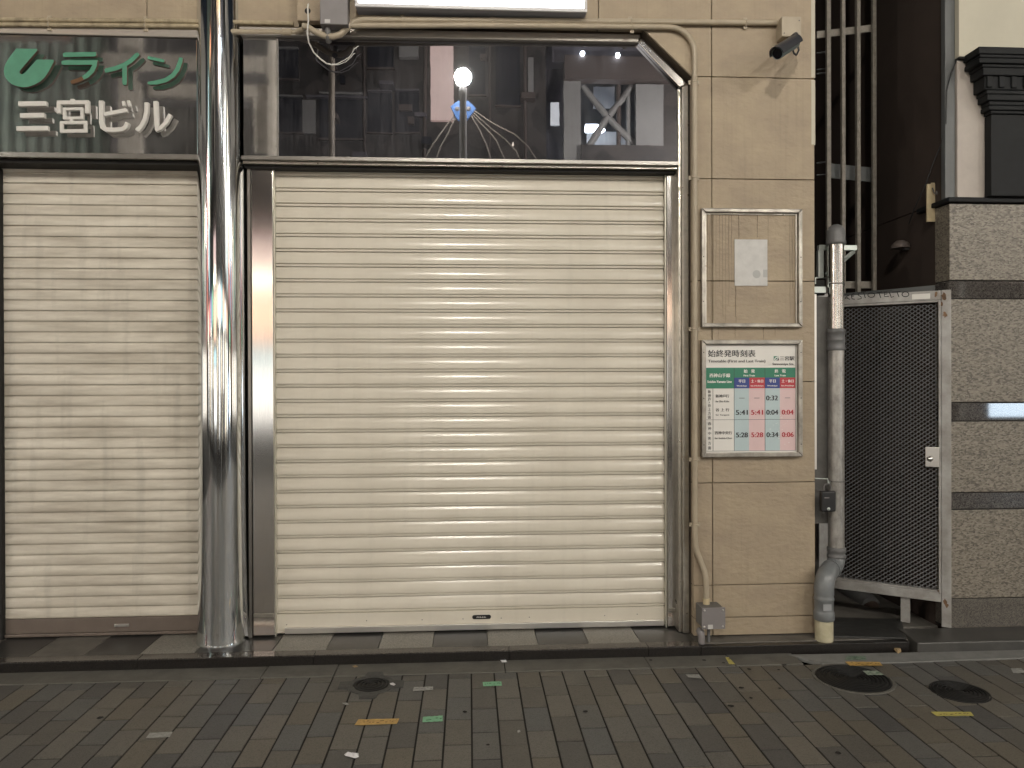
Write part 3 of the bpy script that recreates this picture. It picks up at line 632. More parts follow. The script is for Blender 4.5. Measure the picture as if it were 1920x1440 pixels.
# ------------------------------------------------------------------ drain pipe, bracket, key box
t = thing('drain_pipe', (2.19, 4.33, .06), 'tall round metal drain pipe with a domed cap ending in a cream sleeve', 'drain pipe')
PX, PY = 2.187, 4.335
b = MB(); b.lathe([(.0505, 2.365), (.0565, 2.368), (.0565, 2.385), (.054, 2.392), (.054, 2.425), (.049, 2.455), (.036, 2.476), (.018, 2.485), (.0005, 2.487)], (PX, PY, 0), PIPED, 28); b.build('cap', t)
b = MB(); b.lathe([(.0455, 1.84), (.0455, 2.37)], (PX, PY, 0), PIPES, 28); b.build('upper_pipe', t)
b = MB(); b.lathe([(.046, 1.735), (.0515, 1.737), (.053, 1.742), (.053, 1.752), (.050, 1.757), (.049, 1.772), (.049, 1.79), (.0515, 1.795), (.0515, 1.80), (.049, 1.806), (.049, 1.838), (.0525, 1.842), (.0525, 1.858), (.050, 1.862), (.046, 1.865)], (PX, PY, 0), PIPED, 28); b.build('coupling', t)
b = MB(); b.lathe([(.0460, .52), (.0460, 1.74)], (PX, PY, 0), PIPE, 28); b.build('lower_pipe', t)
QX, QY = 2.052, 4.215
b = MB(); b.lathe([(.050, .50), (.054, .503), (.054, .515), (.050, .52), (.050, .535), (.0535, .54), (.0535, .56), (.048, .565)], (PX, PY, 0), PIPED, 28)
A_ = Vector((PX, PY, 0)); B_ = Vector((QX, QY, 0)); dd = (B_-A_)
path = [Vector((PX, PY, .525)), Vector((PX, PY, .500)), A_+dd*.06+Vector((0, 0, .475)), A_+dd*.20+Vector((0, 0, .455)), A_+dd*.36+Vector((0, 0, .448)), A_+dd*.5+Vector((0, 0, .442))]
b.tube(path, [.050, .050, .0505, .0505, .050, .050], PIPEP, 24); b.build('elbow', t)
path = [A_+dd*.36+Vector((0, 0, .447)), A_+dd*.56+Vector((0, 0, .442)), A_+dd*.74+Vector((0, 0, .430)), A_+dd*.90+Vector((0, 0, .405)), A_+dd*.99+Vector((0, 0, .370)), B_+Vector((0, 0, .335)), B_+Vector((0, 0, .318))]
b = MB(); b.tube(path, [.050, .0535, .054, .0545, .055, .055, .0555], PIPEP, 26); b.tube([A_+dd*.40+Vector((0, 0, .4455)), A_+dd*.47+Vector((0, 0, .4445))], .0565, PIPEP, 26); b.build('elbow', t)
b = MB(); b.lathe([(.051, .17), (.056, .172), (.058, .178), (.058, .215), (.055, .222), (.053, .228), (.053, .283), (.0555, .287), (.0555, .30), (.0525, .305), (.0525, .322)], (QX, QY, 0), PIPEP, 28)
b.build('coupling', t)
b = MB(); b.box(QX-.030, QX+.018, QY-.0545, QY-.053, .238, .275, mat('grey_label', (.30, .31, .32), .4)); b.build('sticker', t)
b = MB(); b.lathe([(.0505, .052), (.0505, .175)], (QX, QY, 0), mat('cream_sleeve', (.50, .465, .33), .55, var=.25, vscale=16, col2=(.40, .36, .24)), 28); b.build('sleeve', t)
t = thing('pipe_bracket', (2.10, 4.42, 2.25), 'pale galvanized triangular bracket behind the top of the drain pipe', 'bracket')
a0, a1, a2, a3 = at(1533, 466, 4.43), at(1602, 462, 4.43), at(1535, 521, 4.43), at(1547, 516, 4.43)
b = MB(); b.box(a0.x-.004, a1.x, 4.400, 4.43, a0.z-.014, a0.z+.017, GALV); b.build('top_bar', t, bevel=.002)
b = MB(); b.box(a0.x-.008, a0.x+.026, 4.402, 4.432, a2.z, a0.z-.0145, GALV); b.build('upright', t, bevel=.002)
b = MB(); b.tube([(a1.x-.01, 4.416, a0.z-.018), (a3.x, 4.416, a3.z)], .013, GALV, 4, smooth=False); b.build('brace', t)
t = thing('pipe_clamp', (2.08, 4.36, 2.14), 'square steel clamp with a wire tie round the upper drain pipe', 'clamp')
c0, c1 = at(1529, 523, 4.32), at(1553, 524, 4.32); zt, zb = at(1540, 521, 4.32).z, at(1540, 548, 4.32).z
b = MB(); b.tube([(c0.x, 4.32, zb+.05), (c0.x, 4.32, zt), (c1.x, 4.32, zt), (c1.x, 4.32, zb+.03)], .004, GALV, 6); b.box(c0.x+.004, c1.x-.004, 4.34, 4.36, zb, zb+.036, GALV); b.box(c0.x, c1.x, 4.365, 4.39, zb-.012, zt-.008, DARK); b.build('clamp', t)
b = MB(); zc_ = at(1570, 530, 4.3).z
b.tube([(PX+.048*cos(a_), PY+.048*sin(a_), zc_+.004*sin(a_*1)) for a_ in [2*pi*k/24 for k in range(25)]], .0032, GREYD, 6); b.tube([(c1.x, 4.318, zc_+.002), (PX-.043, 4.316, zc_+.004)], .003, GALV, 6); b.build('wire_tie', t)
t = thing('key_box', (2.12, 4.27, 1.0), 'small black key lock box hanging on the drain pipe', 'key box')
k0, k1 = at(1539, 921, 4.262), at(1566, 959, 4.262)
b = MB(); b.box(k0.x, k1.x, 4.25, 4.286, k1.z, k0.z, BLACKP); b.build('body', t, bevel=.008, segs=3)
b = MB(); xm = (k0.x+k1.x)/2; b.tube([(xm-.020, 4.268, k0.z-.004), (xm-.020, 4.268, k0.z+.030), (xm-.012, 4.268, k0.z+.040), (xm+.012, 4.268, k0.z+.040), (xm+.020, 4.268, k0.z+.030), (xm+.020, 4.268, k0.z-.004)], .004, GREYD, 8); b.build('shackle', t)
b = MB(); b.lathe([(.0001, -.002), (.009, -.001), (.0105, .004)], (xm-.002, 4.248, k1.z+.017), GALV, 16, axis=(0, 1, 0)); b.build('button', t)
b = MB()
for i in range(4): b.box(k0.x+.017+i*.0075, k0.x+.0215+i*.0075, 4.2485, 4.2515, k0.z-.040, k0.z-.0335, GREYB)
b.build('dial', t)
t = thing('pipe_hook', (2.10, 4.30, 1.06), 'bent steel hook rod tied to the pipe above the key box', 'hook')
h0, h1, h2 = at(1528, 897, 4.29), at(1552, 898, 4.29), at(1553, 908, 4.29); zt_ = at(1570, 903, 4.3).z
b = MB(); b.tube([h0, h1, h2], .0035, GALV, 6); b.build('rod', t)
b = MB(); b.tube([(PX+.048*cos(a_), PY+.048*sin(a_), zt_) for a_ in [2*pi*k/24 for k in range(25)]], .0028, GREYD, 6); b.tube([(PX-.046, 4.32, zt_), (xm+.012, 4.268, k0.z+.043)], .0026, GALV, 6); b.build('wire_tie', t)

# ------------------------------------------------------------------ mesh gate across the alley
GR, GL = Vector((2.888, 4.318, 0)), Vector((2.335, 4.70, 0)); ge = (GR-GL).normalized(); gn = Vector((ge.y, -ge.x, 0))
if gn.y > 0: gn = -gn
GLEN = (GR-GL).length
def G(u, tt, z): return GL+ge*u+gn*tt+Vector((0, 0, z))
def gbox(b, u0, u1, t0, t1, z0, z1, m):
    vs = [G(u, tt, z) for z in (z0, z1) for tt in (t1, t0) for u in (u0, u1)]
    b.raw(vs, [(0, 2, 3, 1), (4, 5, 7, 6), (0, 1, 5, 4), (2, 6, 7, 3), (0, 4, 6, 2), (1, 3, 7, 5)], m)
def gp(px, py, tt):
    v = FW+RT*((px-960)/1400.0)+DN*((py-720)/1400.0); p_ = GL+gn*tt; k_ = ((p_-Vector((0, 0, HC))).dot(gn))/v.dot(gn)
    return Vector((0, 0, HC))+v*k_
t = thing('mesh_gate', (2.6, 4.5, .06), 'narrow grey steel gate with dark expanded mesh closing the alley', 'gate')
gt = .030
b = MB(); gbox(b, GLEN-.052, GLEN, -gt, gt, .075, 2.098, GATE); gbox(b, GLEN-.0525, GLEN+.0006, -gt-.0006, gt+.0006, 1.97, 2.0985, RUSTG) if False else None
b.build('upright', t, bevel=.004)
b = MB(); gbox(b, 0, GLEN-.0525, -gt, gt-.002, 2.040, 2.097, GATE); b.build('top_rail', t, bevel=.003)
b = MB(); gbox(b, 0, GLEN-.0525, -gt, gt-.002, .222, .276, GATE); b.build('bottom_rail', t, bevel=.003)
b = MB(); gbox(b, GLEN-.066, GLEN-.053, -.02, gt+.002, .277, 2.039, GATE); gbox(b, 0, GLEN-.0665, -.02, gt-.004, .277, .290, GATE); gbox(b, 0, GLEN-.0665, -.02, gt-.004, 2.027, 2.039, GATE); b.build('inner_frame', t, bevel=.002)
b = MB(); gbox(b, .40, .452, -.035, .005, .062, .221, GATE); b.build('leg', t, bevel=.003)
b = MB(); b.box(2.262, 2.345, 4.712, 4.76, .06, 2.12, GATE); b.box(2.3455, 2.352, 4.700, 4.75, .06, 2.12, mat('steel_edge', (.42, .40, .36), .3, metal=.8)); b.build('post', t, bevel=.002)
b = MB(); b.box(2.0475, 2.060, 4.318, 4.36, 1.03, 2.07, ALU); b.box(2.0475, 2.19, 4.362, 4.368, .70, 2.06, mat('side_plate', (.10, .095, .088), .6, var=.4)); b.build('side_strip', t, bevel=.001)
# expanded mesh: one ribbon per zigzag strand
b = MB(); cw, ch = .0165, .0250; u = .012; i = 0; zlo, zhi = .292, 2.026
while u < GLEN-.072:
    vs = []; k = 0; z = zlo
    while z < zhi:
        off = cw*.5*(1 if (k+i) % 2 else -1)*.80
        c_ = u+off
        for q in (-1, 1): vs.append(G(c_+q*.0043, .004+(.002 if q > 0 else -.002), z))
        z += ch*.5; k += 1
    fs = [(2*j, 2*j+1, 2*j+3, 2*j+2) for j in range(len(vs)//2-1)]
    b.raw(vs, fs, MESHM); u += cw; i += 1
b.build('mesh_panel', t)
b = MB(); l0, l1 = gp(1735, 838, .036), gp(1757, 876, .036)
uu = [(p_-GL).dot(ge) for p_ in (l0, l1)]
gbox(b, uu[0], uu[1]+.012, .030, .037, l1.z, l0.z, ALU); lp = b.build('lock_plate', t, bevel=.002)
kc = G((uu[0]+uu[1])/2-.006, .037, (l0.z+l1.z)/2-.01)
b = MB(); b.lathe([(.017, 0), (.017, .005), (.012, .008), (.012, .014), (.009, .018), (.0001, .019)], kc, ALU, 20, axis=gn); b.build('knob', lp)
b = MB(); q0, q1 = gp(1710, 551, .031), gp(1744, 559, .031); u0, u1 = [(p_-GL).dot(ge) for p_ in (q0, q1)]
gbox(b, u0, u1, .0285, .0315, q1.z-.003, q0.z-.003, WHITEL); b.build('label_plate', t, bevel=.001)
b = MB()
def sk(pts): b.tube([gp(1520+x/7.385, 520+y/7.38, .0285) for x, y in pts], .0026, INKB, 5)
def el(cx_, cy_, rx, ry): sk([(cx_+rx*cos(a_), cy_+ry*sin(a_)) for a_ in [2*pi*k/14+.4 for k in range(15)]])
for st in ([(476, 300), (490, 270), (512, 256), (535, 250)], [(478, 288), (520, 280)], [(500, 284), (530, 300), (545, 306)], [(606, 222), (574, 232), (566, 262), (574, 298), (612, 303)], [(568, 264), (602, 258)],
           [(692, 214), (660, 222), (658, 245), (698, 270), (702, 294), (650, 305)], [(696, 212), (765, 200)], [(732, 206), (758, 286)], [(912, 212), (990, 203)], [(945, 208), (972, 286)], [(1062, 202), (1020, 206), (1024, 265), (1082, 264)], [(1022, 236), (1062, 231)],
           [(1084, 198), (1108, 250), (1116, 278), (1152, 264)], [(1128, 206), (1245, 194)], [(1196, 200), (1222, 270)]): sk(st)
el(840, 245, 48, 32); el(1312, 235, 48, 34); b.build('scrawl', t)
# rust at the welded corners, painted on as thin ragged scabs with a shape of their own
for (px, py, s_, m) in ((1770, 556, .020, RUSTG), (1763, 570, .016, RUSTG), (1772, 590, .014, RUSTG), (1755, 552, .012, RUSTG), (1772, 1128, .014, RUSTG), (1762, 1108, .012, RUSTG), (1775, 1135, .012, RUSTG)):
    c_ = gp(px, py, gt+.0012); n_ = 11
    vs = [c_+(ge*cos(2*pi*k/n_)+Vector((0, 0, 1))*sin(2*pi*k/n_)*1.5)*s_*random.uniform(.45, 1.0) for k in range(n_)]
    b = MB(); b.raw(vs, [tuple(range(n_))], m); b.build('rust_patch', t)
# fixed header behind the gate
h0, h1 = at(1640, 548, 4.62), at(1776, 526, 4.36)
b = MB(); vs = [(2.50, 4.86, 2.085), (2.855, 4.42, 2.085), (2.855, 4.46, 2.085), (2.54, 4.90, 2.085)]
vs = [Vector(v) for v in vs]; vs = vs+[v+Vector((0, 0, .055)) for v in vs]
b.raw(vs, [(3, 2, 1, 0), (4, 5, 6, 7), (0, 1, 5, 4), (1, 2, 6, 5), (2, 3, 7, 6), (3, 0, 4, 7)], DUCT); b.build('header', t, bevel=.002)

# ------------------------------------------------------------------ alley furniture
t = thing('lattice_mast', (2.6, 4.95, 0), 'tall grey steel lattice of upright bars standing in the dark alley', 'lattice')
LY = 4.95
for px in (1553, 1580.5, 1608, 1638.5):
    p_ = at(px, 300, LY); b = MB(); wd = .0125 if px != 1553 else .014
    b.box(p_.x-wd, p_.x+wd, LY-.014 if px != 1608 else LY-.02, LY+.012, 2.07, 6.5, LATT); b.build('upright', t, bevel=.002)
def bar(px0, py0, px1, py1, dy, hh, m=LATT, nm='crossbar'):
    p0_, p1_ = at(px0, py0, LY+dy), at(px1, py1, LY+dy); b = MB()
    vs = [(p0_.x, LY+dy, p0_.z-hh), (p1_.x, LY+dy, p1_.z-hh), (p1_.x, LY+dy, p1_.z+hh), (p0_.x, LY+dy, p0_.z+hh)]
    vs += [(x, y+.012, z) for x, y, z in vs]
    b.raw(vs, [(0, 1, 2, 3), (7, 6, 5, 4), (0, 4, 5, 1), (1, 5, 6, 2), (2, 6, 7, 3), (3, 7, 4, 0)], m); b.build(nm, t, bevel=.001)
bar(1532, 65, 1638, 52, .03, .024); bar(1558, 320, 1636, 328, .06, .050, DUCT); bar(1560, 534, 1638, 534, .03, .024)
for py in (97, 128, 136, 303, 326): bar(1532, py+2, 1551, py, .35, .005, DUCT, 'rung')
t = thing('alley_pipe', (2.5, 4.95, .2), 'short dark pipe end sticking out low under the mesh gate', 'pipe')
p_ = at(1632, 1136, 4.85)
b = MB(); b.tube([p_+Vector((-.0, .4, .05)), p_+Vector((0, .05, .012)), p_+Vector((0, 0, 0))], [.064, .064, .064], PIPED, 24); b.tube([p_+Vector((0, -.001, -.01)), p_+Vector((0, -.05, -.035))], [.056, .052], mat('brown_pipe', (.07, .05, .04), .5, var=.3), 24); b.build('pipe', t)
b = MB(); m0, m1, m2, m3 = on(1563, 1196, .056), on(1700, 1199, .056), on(1690, 1163, .056), on(1562, 1160, .056)
b.flat([(m0.x, m0.y), (m1.x, m1.y), (m2.x, m2.y), (m3.x, m3.y)], .0665, MATT, .010)
tag(b.build('rubber_mat', bevel=.003), 'black ribbed rubber mat on the ground under the mesh gate', 'mat')
t = thing('wall_lamp', (2.84, 4.76, 2.42), 'small unlit dome lamp on the dark brown alley wall', 'lamp')
b = MB(); p_ = at(1699, 460, 4.73)
b.lathe([(.058, 0), (.055, .02), (.043, .038), (.024, .050), (.0005, .054)], (2.82, 4.73, p_.z-.02), mat('dusty_shade', (.10, .08, .07), .7), 20); b.build('shade', t)
b = MB(); b.box(2.84, 2.871, 4.715, 4.745, p_.z-.03, p_.z-.012, GREYD); b.build('arm', t)

# ------------------------------------------------------------------ the granite building
gb = thing('granite_building', (4.5, 4.8, 0), 'right hand building with speckled granite base, black capital and pale upper wall', 'building')
def stone(name, z0, z1, m, y=4.30, xr=9.0, lab=None, joints=()):
    b = MB(); xx = [2.866]+list(joints)+[xr]
    for i in range(len(xx)-1): b.box(xx[i]+(.001 if i else 0), xx[i+1]-.001, y, 4.44, z0+.003, z1-.003, m)
    return b.build(name, gb, bevel=.003, label=lab)
for z0, z1 in ((.249, .782), (.884, 1.311), (1.423, 2.044), (2.152, 2.614)): stone('stone_block', z0, z1, GRAN)
for z0, z1 in ((.782, .884), (1.311, 1.423), (2.044, 2.152)): stone('polished_band', z0, z1, GRAND, 4.306)
stone('plinth', .07, .249, mat('plinth_granite', (.085, .077, .066), .4, var=.4, vscale=14, speck=(200, (.035, .03, .026), (.17, .15, .125))), 4.302)
b = MB(); b.box(2.869, 9, 4.312, 4.438, .06, 2.61, DARK); b.box(2.874, 9, 4.4405, 9, 0, 2.64, BROWNW); b.box(2.874, 9, 4.36, 9, 2.646, 8, BROWNW); b.build('wall', gb)
b = MB(); b.prism([(2.846, 2.616), (9, 2.616), (9, 2.645), (2.846, 2.645)], 4.275, 4.60, BLACKST); b.build('ledge', gb, bevel=.004)
zu = at(1797, 104, 4.27).z
b = MB(); b.box(2.915, 9, 4.285, 4.359, zu, 8, UPWHITE); b.box(2.915, 9, 4.28, 4.359, zu-.012, zu-.0005, DARK); b.build('upper_wall', gb)
b = MB(); b.box(2.918, 3.20, 4.305, 4.359, 2.646, zu-.013, UPPINK); b.build('pilaster', gb, bevel=.004)
b = MB(); b.box(2.853, 2.9145, 4.32, 4.359, 2.646, 8, DUCT); b.build('corner_trim', gb, bevel=.003)
def zat(py, y): return at(1860, py, y).z
b = MB(); tiers = [(2.950, 4.160, 87, 101), (2.962, 4.168, 101, 108), (2.956, 4.164, 108, 118), (2.985, 4.18, 118, 126), (2.992, 4.183, 126, 141), (3.012, 4.20, 141, 168), (3.030, 4.207, 168, 176), (3.038, 4.212, 176, 188), (3.060, 4.226, 188, 197), (3.056, 4.222, 197, 206), (3.075, 4.234, 206, 213)]
for x_, y_, pa, pb in tiers: b.box(x_, 3.9, y_, 4.30, zat(pb, y_)+.0005, zat(pa, y_), BLACKST)
for k in range(5): b.box(3.02+k*.075, 3.055+k*.075, 4.188, 4.1995, zat(165, 4.2), zat(143, 4.2), BLACKST)
b.build('capital', gb, bevel=.006)
b = MB(); b.box(3.085, 3.86, 4.245, 4.304, 2.646, zat(213, 4.234), BLACKST); b.build('column_shaft', gb, bevel=.004)
b = MB(); sx = 3.1
vs = [at(1855, 727, 4.3045), at(1990, 727, 4.3045), at(1990, 756, 4.3045), at(1893, 756, 4.3045), at(1884, 750, 4.3045), at(1887, 742, 4.3045), at(1878, 736, 4.3045), at(1857, 737, 4.3045)]
t = thing('wall_board', (2.8, 4.40, 2.6), 'small beige board fixed to the brown wall above the granite ledge', 'board')
b = MB(); p0_, p1_ = at(1738, 345, 4.45), at(1778, 416, 4.45)
b.box(p0_.x, 2.872, 4.445, 4.46, p1_.z, p0_.z, CREAM); b.box(p0_.x+.02, p0_.x+.045, 4.44, 4.4445, p0_.z-.012, p0_.z+.006, CREAM); b.build('board', t, bevel=.003)
b = MB(); b.tube([at(1748, 352, 4.43), at(1752, 362, 4.43), at(1757, 365, 4.43), at(1756, 358, 4.43)], .004, GREYD, 6); b.build('clip', t)
b = MB(); b.tube([at(1796, 106, 4.31), at(1783, 140, 4.31), at(1775, 170, 4.315), at(1774, 230, 4.32), at(1765, 270, 4.36), at(1748, 310, 4.40), at(1738, 340, 4.43), at(1715, 390, 4.5), at(1704, 420, 4.6)], .004, BLACKP, 6)
tag(b.build('wall_cable'), 'thin black cable trailing from the pale upper wall down the brown wall', 'cable')

# ------------------------------------------------------------------ covers, tape and litter on the pavement
def cover(name, c, r, rings, m, mr, label, tabs=(), ring=0, rot=0):
    t = thing(name, (c[0], c[1], 0), label, 'manhole cover', 'manhole covers in the pavement')
    b = MB(); prof = [(r, -.004), (r, .0035)]; rr = r
    n_ = rings
    for i in range(n_):
        r0 = r*(1-(i+.25)/n_); r1 = r*(1-(i+.5)/n_); r2 = r*(1-(i+.75)/n_)
        prof += [(r0, .0065), (r1, .0065), (r1-.001, .0015), (r2, .0015)]
    prof += [(.012, .0055), (.0005, .0055)]
    b.lathe(prof, (c[0], c[1], 0), m, 56, smooth=False); b.build('lid', t)
    if ring:
        b = MB(); b.lathe([(r+.004, -.004), (r+.004, .0042), (r+ring, .0042), (r+ring+.002, -.004)], (c[0], c[1], 0), mr, 56, smooth=False)
        for a_ in tabs:
            R_ = Matrix.Rotation(radians(a_), 3, 'Z'); q = [R_ @ Vector(v) for v in ((r+ring-.01, -.05, 0), (r+ring+.045, -.04, 0), (r+ring+.045, .04, 0), (r+ring-.01, .05, 0))]
            b.flat([(c[0]+v.x, c[1]+v.y) for v in q], .0052, mr, .009)
        b.build('rim', t)
    return t
cover('manhole_cover', (-.505, 3.865), .088, 4, IRON, IRONG, 'small ringed iron cover near the kerb left of the white tape', (90, 270, 0, 180), .032)
cover('manhole_cover', (1.998, 3.785), .182, 9, IRON, GUTTER, 'larger round black manhole cover with a pale concrete rim', (), .018)
cover('manhole_cover', (2.442, 3.588), .125, 7, IRON, IRON, 'smaller round black manhole cover toward the right edge of the pavement', (), .010)
def tape(quad, m, label, ink=INKB, rows=1, dens=7, z=.0035, grp=None, seed=1):
    rs = random.Random(seed)
    P_ = [on(x, y, z) for x, y in quad]          # bottom-left, bottom-right, top-right, top-left
    def gpnt(u, q, dz=0): a_ = P_[0].lerp(P_[1], u); c_ = P_[3].lerp(P_[2], u); v = a_.lerp(c_, q); return (v.x, v.y, z+dz)
    b = MB(); n_ = 12; edge = []
    for i in range(n_+1): edge.append((i/n_, rs.uniform(-.04, .04)))
    vs = [gpnt(u, max(-.05, d_)) for u, d_ in edge]+[gpnt(u, 1+d_) for u, d_ in reversed(edge)]
    b.raw(vs, [tuple(range(len(vs)))], m)
    k = 0
    x = .08
    while ink and x < .92:
        w_ = rs.uniform(.4, 1.0)/dens
        for q in range(3):
            u0, q0 = x+rs.uniform(0, w_), .28+rs.uniform(0, .45); u1, q1 = u0+rs.uniform(.1, .8)*w_*rs.choice((1, 0.2)), min(.78, q0+rs.uniform(.02, .35))
            if q % 2: a_, c_ = (u0, q0), (min(.95, u0+w_*.8), q0+.03)
            else: a_, c_ = (u0, q0), (u0+.01, min(.80, q0+.35))
            hw = .055 if q % 2 else .12/dens
            dv = (0, hw) if q % 2 else (hw, 0)
            b.raw([gpnt(a_[0]-dv[0], a_[1]-dv[1], .0007+k*.00001), gpnt(c_[0]+dv[0]*1, c_[1]-dv[1], .0007+k*.00001), gpnt(c_[0]+dv[0], c_[1]+dv[1], .0007+k*.00001), gpnt(a_[0]-dv[0], a_[1]+dv[1], .0007+k*.00001)], [(0, 1, 2, 3)], ink); k += 1
        x += w_*1.35
    return tag(b.build('tape_marker'), label, 'tape', 'tape markers stuck on the pavement')
INKO = mat('brown_ink', (.10, .06, .02), .6); INKG = mat('green_ink', (.02, .10, .05), .6)
tape([(664, 1360), (744, 1357), (749, 1347), (672, 1349)], TAPEY, 'orange tape with blurred writing right beside the bright green tape', INKO, dens=11, seed=2)
tape([(792, 1354), (830, 1352.5), (830, 1341.5), (793, 1344)], TAPEG, 'bright green tape with blurred writing beside the orange tape', INKG, dens=5, seed=3)
tape([(906, 1286.5), (941, 1285.5), (940, 1277.5), (905, 1278.5)], TAPEG, 'green tape with blurred writing nearest the main shutter', INKG, dens=6, seed=4)
tape([(774, 1296), (812, 1293.5), (812, 1287), (776, 1288.5)], TAPEW, 'grey white tape between the small iron cover and the green tape', GREYD, dens=5, seed=5)
tape([(273, 1384), (318, 1382), (324, 1372), (281, 1374)], TAPEW, 'worn pale tape alone on the pavement below the chrome pillar', None, seed=6)
tape([(1367, 1245), (1391, 1245.5), (1380, 1232), (1360, 1232.5)], TAPEYL, 'yellow tape stuck on the gutter below the timetable wall', INKO, dens=4, seed=7)
tape([(1594, 1248), (1655, 1248), (1649, 1241), (1584, 1240.5)], TAPEY, 'orange tape between the concrete strip and the larger manhole cover', INKO, dens=10, z=.0085, seed=8)
tape([(1584, 1237), (1625, 1237), (1622, 1229.5), (1588, 1230)], mat('worn_green_tape', (.17, .23, .17), .6, var=.6, vscale=60), 'worn green tape on the pale concrete strip', INKG, dens=3, z=.008, seed=9)
tape([(1627, 1265.5), (1658, 1265.5), (1645, 1257.5), (1617, 1257.5)], mat('faded_green_tape', (.26, .31, .25), .6, var=.5, vscale=60), 'faded green tape on the edge of the larger manhole cover', INKG, dens=3, z=.0068, seed=10)
tape([(1756, 1342.5), (1826, 1342), (1820, 1334.5), (1745, 1334.5)], TAPEYL, 'yellow tape with dark writing below the smaller manhole cover', INKO, dens=10, seed=11)
tape([(1900, 1262), (1925, 1262), (1915, 1253), (1895, 1253)], TAPEW, 'grey tape scrap by the right edge of the picture', None, seed=12)
tape([(1291, 1270), (1316, 1272), (1310, 1264.5), (1285, 1264.5)], TAPEW, 'torn grey tape scrap on the pavers below the beige wall', None, seed=13)
def scrap(pts, z, m, label, name='paper_scrap', h=.004, seed=1):
    rs = random.Random(seed); P_ = [on(x, y, z) for x, y in pts]; c_ = sum(P_, Vector())/len(P_); b = MB()
    vs = [Vector((p.x, p.y, z+rs.uniform(0, h*.4))) for p in P_]+[Vector((c_.x+(p.x-c_.x)*.5, c_.y+(p.y-c_.y)*.5, z+h*rs.uniform(.5, 1.3))) for p in P_]+[c_+Vector((0, 0, h))]
    n_ = len(P_); fs = []
    for i in range(n_):
        j = (i+1) % n_; fs += [(i, j, n_+j), (i, n_+j, n_+i), (n_+i, n_+j, 2*n_)]
    b.raw(vs, fs, m); return tag(b.build(name), label, 'litter', 'litter scattered on the pavement')
scrap([(645, 1415), (660, 1413), (672, 1414), (673, 1420), (666, 1423), (655, 1420), (648, 1419)], .003, TRASH, 'crumpled white paper scrap at the bottom of the pavement', h=.014, seed=1)
scrap([(938, 1238), (949, 1237.5), (951, 1241.5), (941, 1242)], .0055, TRASH, 'small square white paper in the gutter below the shutter nameplate', seed=2)
scrap([(731, 1281), (737, 1280), (742, 1283), (739, 1286), (732, 1284)], .0055, TRASH, 'tiny white paper on the rim of the small iron cover', seed=3)
scrap([(641, 1318), (650, 1317.5), (655, 1321), (648, 1322)], .003, TAPEW, 'tiny pale scrap left of the small iron cover', seed=4)
scrap([(660, 1249), (668, 1248), (672, 1251), (664, 1252)], .0055, TAN, 'small tan scrap in the gutter above the small iron cover', seed=5)
scrap([(1674, 1217), (1689, 1216), (1690, 1223), (1684, 1226), (1679, 1221)], .010, TAN, 'tan leaf leaning on the dark kerb by the stone step', 'dead_leaf', h=.012, seed=6)
scrap([(970, 1370), (975, 1369), (976, 1373), (971, 1374)], .003, TAPEW, 'tiny pale crumb on the pavers below the nearest green tape', h=.005, seed=7)
# old chewing gum, trodden flat
b = MB()
for px, py in ((1405, 1255), (1408, 1309), (1371, 1324), (1460, 1256), (1462, 1291), (1220, 1238), (1200, 1245), (1098, 1334), (872, 1335), (188, 1346), (1320, 1238), (1357, 1243), (1470, 1246), (1390, 1290), (915, 1397), (1572, 1412)):
    c_ = on(px, py, .0028); n_ = 11; r_ = random.uniform(.008, .018)
    b.flat([(c_.x+r_*random.uniform(.6, 1)*cos(2*pi*k/n_), c_.y+r_*random.uniform(.6, 1)*sin(2*pi*k/n_)) for k in range(n_)], .0044, JOINT)
b.build('gum_spots', kind='stuff')
# ------------------------------------------------------------------ the far side of the street, behind the viewer: it lights the scene and shows in the metal
MY = 4.39
def opp(px, py, d):
    v = FW+RT*((px-960)/1400.0)+DN*((py-720)/1400.0); k = (2*MY+d)/v.y
    return Vector((v.x*k, -d, HC+v.z*k))
def lit(name, col, s): return mat(name, (.5, .5, .5), .5, emit=col, estr=s)
L_WHITE = lit('lit_white', (1, .97, .92), 2.2); L_WARM = lit('lit_warm', (1, .84, .62), 2.0); L_ORANGE = lit('lit_orange', (1, .55, .32), 1.5)
L_PINK = lit('lit_pink', (1, .62, .60), .6); L_CYAN = lit('lit_cyan', (.55, .92, 1), 1.5); L_RED = lit('lit_red', (1, .15, .10), 1.6); L_GREEN = lit('lit_green', (.35, 1, .6), 1.0); L_BLUE = lit('lit_blue', (.35, .5, 1), 1.0)
L_STRIP = lit('lit_tube', (1, .93, .75), 9.0); L_COOL = lit('lit_cool_tube', (.85, .95, 1), 40.0)
D1 = 6.5
FARW = mat('far_dark_wall', (.034, .031, .030), .7, var=.6, vscale=2, streak=.5, sfreq=2, speck=(3, (.012, .011, .011), (.07, .06, .055))); FARB = mat('far_brown_beam', (.07, .055, .05), .7); FARG = mat('far_grey_panel', (.21, .21, .205), .6); FARV = mat('far_violet_wall', (.09, .085, .10), .6, var=.2)
FARGL = mat('far_window_glass', (.02, .022, .03), .15)
